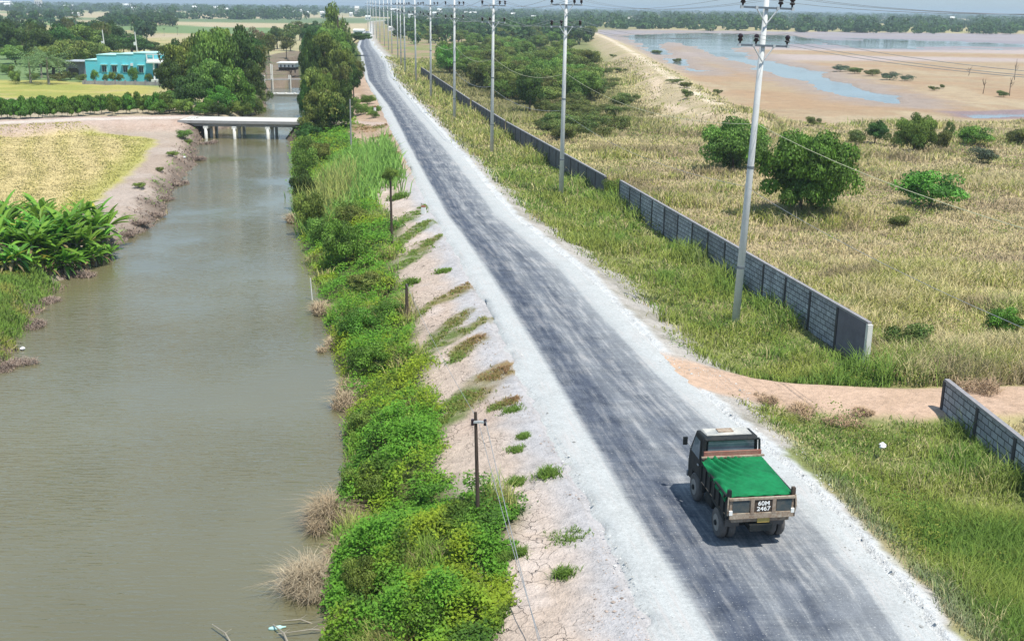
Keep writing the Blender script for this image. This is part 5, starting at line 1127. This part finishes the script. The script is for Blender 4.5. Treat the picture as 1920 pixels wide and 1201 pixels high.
# far buildings
for i, (px, pb, w, h, m) in enumerate([(8, 14, 20, 7, 'white'), (16, 17, 16, 6, 'white'), (72, 16, 12, 18, 'concrete_w'), (128, 19, 16, 5, 'white'), (236, 17, 18, 5, 'white'), (252, 22, 12, 4, 'white'), (275, 38, 14, 4, 'white'), (322, 42, 12, 8, 'white'), (137, 31, 18, 3, 'concrete_w'), (365, 22, 8, 6, 'white'),
        (405, 24, 12, 7, 'white'), (418, 26, 18, 6, 'white'), (444, 27, 8, 3, 'white'), (460, 28, 5, 4, 'white'), (491, 30, 11, 4, 'white'), (516, 26, 7, 3, 'white'), (538, 27, 8, 8, 'white'), (550, 30, 8, 5, 'white'), (562, 27, 9, 5, 'concrete_w'), (576, 30, 5, 4, 'white'), (604, 30, 8, 4, 'white'), (452, 36, 8, 4, 'white'),
        (669, 30, 8, 13, 'concrete_w'), (658, 32, 6, 4, 'white'), (672, 66, 20, 7, 'white'), (742, 28, 20, 7, 'white'), (770, 34, 9, 4, 'white'), (825, 31, 9, 10, 'white'), (815, 32, 8, 5, 'white'), (805, 56, 24, 4, 'concrete_w'), (875, 50, 6, 5, 'white'), (945, 48, 7, 5, 'white'), (934, 50, 6, 4, 'white'), (982, 50, 6, 4, 'white'), (882, 32, 22, 5, 'concrete_w'),
        (962, 34, 8, 5, 'white'), (1000, 38, 8, 4, 'white'), (1040, 40, 7, 5, 'white'), (1213, 34, 7, 5, 'white'), (1596, 50, 5, 4, 'white'), (1785, 44, 8, 8, 'concrete_w'), (1178, 42, 6, 4, 'white'), (690, 38, 10, 4, 'white'), (735, 58, 12, 4, 'white')]):
    p = place(px, pb); k = depth(p) / F_PX
    if p[1] < 0 or p[1] > 9000: continue
    W_, Hh = w * k, (h + 4) * k; z = ztop(p, pb) ; o = empty('far_building', (p[0], p[1], -.9), R(rnd.uniform(-12, 12)))
    tag(o, 'pale distant building among the trees near the horizon', 'building', 'far pale buildings')
    MB().quadbox((0, W_ * .3, Hh * .4), (W_, W_ * .6, Hh * .8)).build('wall', M[m], o)
    MB().prism([(-W_ * .05, Hh * .8), (W_ * .65, Hh * .8), (W_ * .3, Hh * 1.05)], -W_ * .53, W_ * .53).build('roof', M['white'] if m == 'white' else M['concrete_w'], o)
    for s in (-.3, 0, .3): MB().quadbox((s * W_, -.02 * W_, Hh * .4), (W_ * .14, W_ * .03, Hh * .28)).build('window', M['glass_d'], o)

# ------------------------------------------------------------------ dump truck
M['truckdark'] = simple('dusty_dark_paint', (.006, .012, .016), .6, .5, 2.5, c2=(.032, .032, .030), spec=.2); M['rust'] = simple('rusty_steel', (.17, .105, .07), .9, .45, 6, c2=(.34, .28, .22))
M['tarp'] = simple('green_net', (.004, .20, .066), .85, .25, 1.7, c2=(.0, .10, .032)); M['rubber'] = simple('dusty_tyre', (.14, .13, .125), .9, .4, 4); M['rim'] = simple('dusty_rim', (.3, .28, .26), .7, .3, 6)
M['roofw'] = simple('dusty_roof', (.55, .53, .47), .7, .3, 2.2, c2=(.26, .27, .27)); M['cabglass'] = simple('cab_glass', (.09, .13, .15), .12, .3, 1.5, spec=.6, c2=(.2, .24, .26))
M['lettering'] = simple('white_lettering', (.85, .85, .83), .7, .05, 2); M['brownplate'] = simple('red_brown_board', (.24, .075, .06), .85, .5, 4, c2=(.32, .2, .15)); M['yellow'] = simple('yellow_plate', (.55, .40, .12), .7, .3, 8)
M['tailp'] = simple('tailgate_panel', (.03, .055, .07), .6, .5, 4, c2=(.10, .10, .09)); M['lampred'] = simple('tail_lamp', (.4, .04, .03), .3, .2, 4); M['dustw'] = simple('pale_steel_edge', (.44, .38, .30), .85, .4, 8, c2=(.20, .125, .08))
def truck():
    rl = at(1349, 1000, 0); rr = at(1462, 1002, 0); c0 = (rl + rr) / 2; c0 = c0 + np.array((-.07, 0)); yaw = math.atan2(2.9, 18) * 1.0 - R(1.0)
    o = empty('dump_truck', (c0[0], c0[1], .0), yaw, (1.0, 1.0, 1.0)); tag(o, 'small dark dump truck with a green net over its load driving away on the road', 'truck')
    hw = .90
    # wheels
    def wheel(x, y, w, name='wheel'):
        wv = MB(); r = .42; wv.tube([(x - w / 2, y, r), (x - w / 2 + .04, y, r), (x + w / 2 - .04, y, r), (x + w / 2, y, r)], [r * .9, r, r, r * .9], 22); t = wv.build(name, M['rubber'], o, True)
        s = -1 if x < 0 else 1
        MB().tube([(x + s * (w / 2 - .03), y, r), (x + s * (w / 2 + .012), y, r)], [r * .6, r * .55], 18).build('rim', M['rim'], t)
        MB().tube([(x + s * (w / 2 + .0), y, r), (x + s * (w / 2 + .05), y, r)], [.09, .07], 10).build('hub', M['truckdark'], t)
        for m in t.data.polygons: m.use_smooth = len(m.vertices) == 4
    for s in (-1, 1):
        wheel(s * .82, 0, .2); wheel(s * .58, 0, .2); wheel(s * .74, 2.35, .2)
    MB().quadbox((0, 1.1, .66), (.62, 4.1, .18)).build('chassis', M['truckdark'], o); MB().tube([(-.6, 0, .37), (.6, 0, .37)], .08, 8).build('rear_axle', M['truckdark'], o); MB().tube([(0, 0, .37), (0, 0, .38)], .16, 8).build('differential', M['truckdark'], o)
    # tipper body
    y0, y1, zf = -.82, 1.55, .98; DZ = .26; n_before = set(COL.objects)
    MB().quadbox((0, (y0 + y1) / 2, .72), (2 * hw, y1 - y0, .1)).build('bed_floor', M['rust'], o)
    for s in (-1, 1):
        w = MB().quadbox((s * hw, (y0 + y1) / 2, 1.0), (.06, y1 - y0, .5)).build('side_board', M['truckdark'], o)
        for k in range(6): MB().quadbox((s * (hw + .045), y0 + .25 + k * .4, .99), (.05, .07, .48)).build('rib', M['truckdark'], w)
        MB().quadbox((s * hw, (y0 + y1) / 2, 1.265), (.09, y1 - y0, .045)).build('rail', M['truckdark'], w)
        MB().quadbox((s * (hw - .01), y0 + .02, 1.07), (.13, .15, .82), top=(.7, .7)).build('corner_post', M['truckdark'] if s < 0 else M['wood'], o)
        MB().quadbox((s * .645, -.05, .79 - .02), (.5, .8, .05)).build('mudguard', M['truckdark'], o)
        MB().prism([(-.5, .45), (-.42, .78), (.45, .78), (.6, .6)], s * .87 - .03, s * .87 + .03).build('side_skirt', M['truckdark'], o)
        MB().quadbox((s * .64, -.47, .42), (.4, .02, .34)).build('mudflap', M['rubber'], o)
    hb = MB().quadbox((0, y1 + .04, 1.16), (2 * hw - .1, .07, .84)).build('headboard', M['brownplate'], o); MB().quadbox((0, y1 - .02, 1.43), (2 * hw + .06, .06, .045)).build('rail', M['dustw'], hb)
    # tailgate
    tg = MB().quadbox((0, y0 - .04, .98), (1.78, .05, .56)).build('tailgate', M['rust'], o)
    MB().quadbox((0, y0 - .075, 1.245), (1.82, .07, .06)).build('rail', M['dustw'], tg); MB().quadbox((0, y0 - .075, .76), (1.78, .07, .16)).build('rail', M['dustw'], tg)
    for x in (-.27, .33): MB().quadbox((x, y0 - .085, 1.02), (.10, .06, .44)).build('upright', M['rust'], tg)
    for x, w in ((-.58, .46), (.62, .42)): MB().quadbox((x, y0 - .07, 1.02), (w, .02, .34)).build('panel', M['tailp'], tg)
    MB().quadbox((.03, y0 - .07, 1.02), (.46, .02, .36)).build('panel', M['wood'], tg)
    for z, txt in ((1.10, '60M'), (.945, '2467')):
        cu = bpy.data.curves.new('lettering', 'FONT'); cu.body = txt; cu.size = .168; cu.extrude = .004; cu.offset = .003; cu.align_x = 'CENTER'; cu.align_y = 'CENTER'
        t = bpy.data.objects.new('lettering', cu); COL.objects.link(t); bpy.context.view_layer.update()
        me = bpy.data.meshes.new_from_object(t); bpy.data.objects.remove(t); me.materials.clear(); me.materials.append(M['lettering']); t = link('lettering', me, tg); t.location = (.045, y0 - .10, z); t.rotation_euler = (R(90), 0, 0); t.scale = (1.12, 1, 1)
    for s in (-1, 1): MB().tube([(s * .93, y0 - .06, .78), (s * .95, y0 - .1, 1.0), (s * .93, y0 - .06, 1.3)], .022, 6).build('latch', M['dustw'], tg)
    for s in (-1, 1): MB().quadbox((s * .86, y0 - .09, .86), (.09, .05, .12)).build('tail_lamp', M['white'], o)
    MB().quadbox((0, y0 + .02, .60), (1.6, .1, .1)).build('rear_bumper', M['rust'], o); MB().quadbox((.08, y0 - .05, .60), (.34, .03, .14)).build('number_plate', M['yellow'], o)
    # green net over the load
    nx, ny = 64, 96; V = []; F = []
    for j in range(ny + 1):
        for i in range(nx + 1):
            u = i / nx * 2 - 1; v = j / ny; x = u * (hw + .085) * (1 - .05 * v); y = y0 + .03 + v * (y1 - y0 - .07)
            z = 1.27 + .14 * v ** 1.2 + .13 * math.cos(u * 1.45) * math.sin(math.pi * min(1, v * .9 + .12)); rr_ = math.hypot((u - 1.0) * .9, (v - 1.35) * 1.25); fold = (.05 * math.sin(rr_ * 34 + 1.2 * math.sin(v * 7)) + .012 * math.sin(rr_ * 61)) * min(1, max(0, (v - .18) * 2)) * max(0.12, min(1, (.55 - u)))
            z += fold * 1.4 + .012 * (float(vn(u * 5, v * 7, 3)) - .5) * 3
            if abs(u) > .90: z -= (abs(u) - .90) * 1.5 + .03 * math.sin(v * 23) * (abs(u) > .96)
            if j == 0: z = 1.27 + .012 * math.sin(u * 17)
            V.append((x, y, z))
    for j in range(ny):
        for i in range(nx): k = j * (nx + 1) + i; F.append((k, k + 1, k + nx + 2, k + nx + 1))
    MB().poly(V, F).build('net_cover', M['tarp'], o, True)
    for q in set(COL.objects) - n_before:
        if q.parent == o: q.location.z += DZ
    # cab
    cw = .80; prof = [(1.72, .5), (1.72, 1.28), (1.76, 2.15), (1.88, 2.19), (2.52, 2.15), (3.06, 1.36), (3.16, .95), (3.12, .45), (2.76, .45), (2.68, .8), (2.02, .8), (1.94, .5)]
    cab = MB().prism(prof, -cw, cw).build('cab', M['truckdark'], o, bevel=.025)
    MB().quadbox((0, 2.2, 2.18), (1.4, .56, .05), top=(.94, .9)).build('roof_panel', M['roofw'], cab); MB().quadbox((-.05, 2.24, 2.215), (.46, .26, .035)).build('roof_hatch', M['dustw'], cab)
    MB().poly([(-.70, 1.735, 1.62), (.70, 1.735, 1.62), (.68, 1.745, 2.10), (-.68, 1.745, 2.10)], [(0, 1, 2, 3)]).build('rear_window', M['cabglass'], cab)
    MB().tube([(-.74, 1.72, 1.55), (-.72, 1.735, 2.13), (.72, 1.735, 2.13), (.74, 1.72, 1.55)], .03, 6).build('window_frame', M['truckdark'], cab)
    MB().poly([(-.7, 3.065, 1.38), (.7, 3.065, 1.38), (.64, 2.56, 2.12), (-.64, 2.56, 2.12)], [(0, 1, 2, 3)]).build('windscreen', M['cabglass'], cab)
    for s in (-1, 1):
        x = s * (cw + .012); dr = MB().poly([(x, 2.0, .86), (x, 3.0, .86), (x, 2.98, 1.3), (x, 2.5, 2.05), (x, 1.98, 2.05)], [(0, 1, 2, 3, 4)]).build('door', M['truckdark'], cab)
        MB().poly([(x + s * .01, 2.08, 1.4), (x + s * .01, 2.84, 1.4), (x + s * .01, 2.5, 1.98), (x + s * .01, 2.06, 1.98)], [(0, 1, 2, 3)]).build('window', M['cabglass'], dr); MB().quadbox((x + s * .02, 2.12, 1.22), (.03, .12, .03)).build('handle', M['steel_l'], dr)
        MB().tube([(s * .8, 2.9, 1.45), (s * .92, 2.92, 1.6), (s * .98, 2.92, 1.64)], .015, 6).build('mirror_arm', M['steel_l'], cab); MB().quadbox((s * 1.0, 2.92, 1.66), (.13, .06, .24)).build('mirror', M['truckdark'], cab)
        MB().quadbox((s * .55, 3.17, .85), (.26, .05, .16)).build('headlight', M['white'], cab)
        MB().tube([(s * .82, 1.62, .7), (s * .84, 1.62, 1.35), (s * .8, 1.66, 2.14)], .035, 6).build('guard_bar', M['truckdark'], cab)
    MB().tube([(-.8, 1.66, 2.16), (.8, 1.66, 2.16)], .03, 6).build('guard_bar', M['truckdark'], cab)
    MB().quadbox((0, 3.2, .5), (1.6, .1, .16)).build('front_bumper', M['steel'], cab)
    MB().quadbox((-.55, 1.25, .5), (.4, .6, .32)).build('fuel_tank', M['truckdark'], o, bevel=.03); MB().quadbox((.55, 1.25, .5), (.35, .5, .3)).build('battery_box', M['truckdark'], o, bevel=.02)
truck()
def motorbike():
    p = at(678, 134, 0); o = empty('parked_motorbike', (p[0], p[1], .0), R(70)); tag(o, 'dark motorbike stopped at the left road edge under the trees', 'motorbike')
    for y in (-.6, .65): w = MB().tube([(-.05, y, .3), (.05, y, .3)], .3, 14).build('wheel', M['rubber'], o)
    MB().prism([(-.55, .45), (-.7, .85), (-.1, .85), (.1, .6), (.5, 1.0), (.62, .6), (.1, .3)], -.14, .14).build('body', M['truckdark'], o); MB().quadbox((0, -.35, .88), (.28, .7, .1)).build('seat', M['rubber'], o); MB().tube([(-.33, .4, 1.08), (0, .5, 1.02), (.33, .4, 1.08)], .02, 6).build('handlebar', M['steel_l'], o)
motorbike()
def stall():
    p = at(676, 124, 0); o = empty('roadside_stall', (p[0] - 1, p[1] + 4, 0), R(12)); tag(o, 'small shaded stall with dark awning under the trees at the left road edge', 'stall')
    MB().quadbox((0, 0, 2.3), (2.6, 3, .1)).build('awning', M['truckdark'], o)
    for x in (-1.2, 1.2):
        for y in (-1.4, 1.4): MB().tube([(x, y, -.1), (x, y, 2.3)], .05, 6).build('post', M['concrete_w'], o)
    MB().quadbox((0, 0, .45), (1.6, .8, .9)).build('counter', M['white'], o)
stall()

# ------------------------------------------------------------------ labels that point to one thing
ORDS = ORD + ['eighteenth', 'nineteenth', 'twentieth', 'twenty-first', 'twenty-second', 'twenty-third', 'twenty-fourth', 'twenty-fifth', 'twenty-sixth', 'twenty-seventh', 'twenty-eighth', 'twenty-ninth', 'thirtieth']
def relabel(group, base, by, names=None):
    m = [o for o in COL.objects if o.parent is None and o.get('group') == group]
    m.sort(key=lambda o: o.get('_d', o.location.y) if by == 'near' else o.location.x / (o.location.y + 4))
    for i, o in enumerate(m):
        if i < len(ORDS): o['label'] = base + (', %s one from the camera' % ORDS[i].replace('nearest', 'first') if by == 'near' else ', %s from the left' % ORDS[i].replace('nearest', 'first'))
bpy.context.view_layer.update()
for o in COL.objects:
    if o.parent is None and o.type == 'MESH' and o.get('group') and o.location.length == 0:      # meshes built in place: give them their true base point
        c = sum((Vector(b) for b in o.bound_box), Vector()) / 8; c.z = min(b[2] for b in o.bound_box)
        o.data.transform(Matrix.Translation(-c)); o.location = c
relabel('bushes on the canal bank', 'leafy bush rising above the weeds of the bank', 'near')
relabel('trees between canal and road', 'leafy tree between the canal and the road', 'near')
relabel('dry bushes along the canal', 'brown dry bush drooping into the canal', 'near')
relabel('dry brush heaps on the left bank', 'dry brush heap on the left canal edge', 'near')
relabel('shrubs on the left bank', 'low green shrub on the left canal bank', 'near')
relabel('shrubs scattered over the right field', 'olive shrub in the tall grass beyond the wall', 'left')
relabel('shrubs on the reservoir bed', 'low dark shrub on the dry reservoir bed', 'left')
relabel('shrubs on the sandy ridge', 'small dry shrub on the sandy ridge', 'left')
relabel('shrubs before the teal house', 'garden shrub against the front of the teal house', 'left')
relabel('shrubs by the roadside trees', 'low green shrub between the roadside trees and the road', 'near')
relabel('shrubs under the palms', 'low dark shrub by the palms near the shed', 'left')
relabel('coconut palms', 'coconut palm with drooping fronds beside the grey shed', 'left')
relabel('slim distant palms', 'slim dark palm rising in the left background', 'left')
relabel('palms at the footbridge', 'palm drooping over the canal by the footbridge', 'near')
relabel('dead trees on the reservoir bed', 'bare dead tree on the dry reservoir bed', 'left')
relabel('dry scrub by the dirt track', 'low dry brown scrub beside the dirt track', 'left')
relabel('trees in the clump beyond the bridge', 'dense tree of the clump beyond the bridge', 'near')
relabel('trees around the teal house', 'broadleaf tree near the teal house', 'left')
relabel('trees beyond the footbridge', 'slender grey green tree beyond the footbridge', 'left')

# ------------------------------------------------------------------ air
def haze():
    m = bpy.data.materials.new('haze'); m.use_nodes = True; t = m.node_tree; t.nodes.remove(t.nodes['Principled BSDF']); v = t.nodes.new('ShaderNodeVolumePrincipled')
    v.inputs['Color'].default_value = (.76, .90, 1.0, 1); v.inputs['Density'].default_value = .00024; v.inputs['Anisotropy'].default_value = .2
    t.links.new(v.outputs[0], t.nodes['Material Output'].inputs['Volume'])
    o = MB().quadbox((0, 20500, 12.5), (180000, 41200, 33)).build('haze', m); tag(o, kind='stuff')
haze()
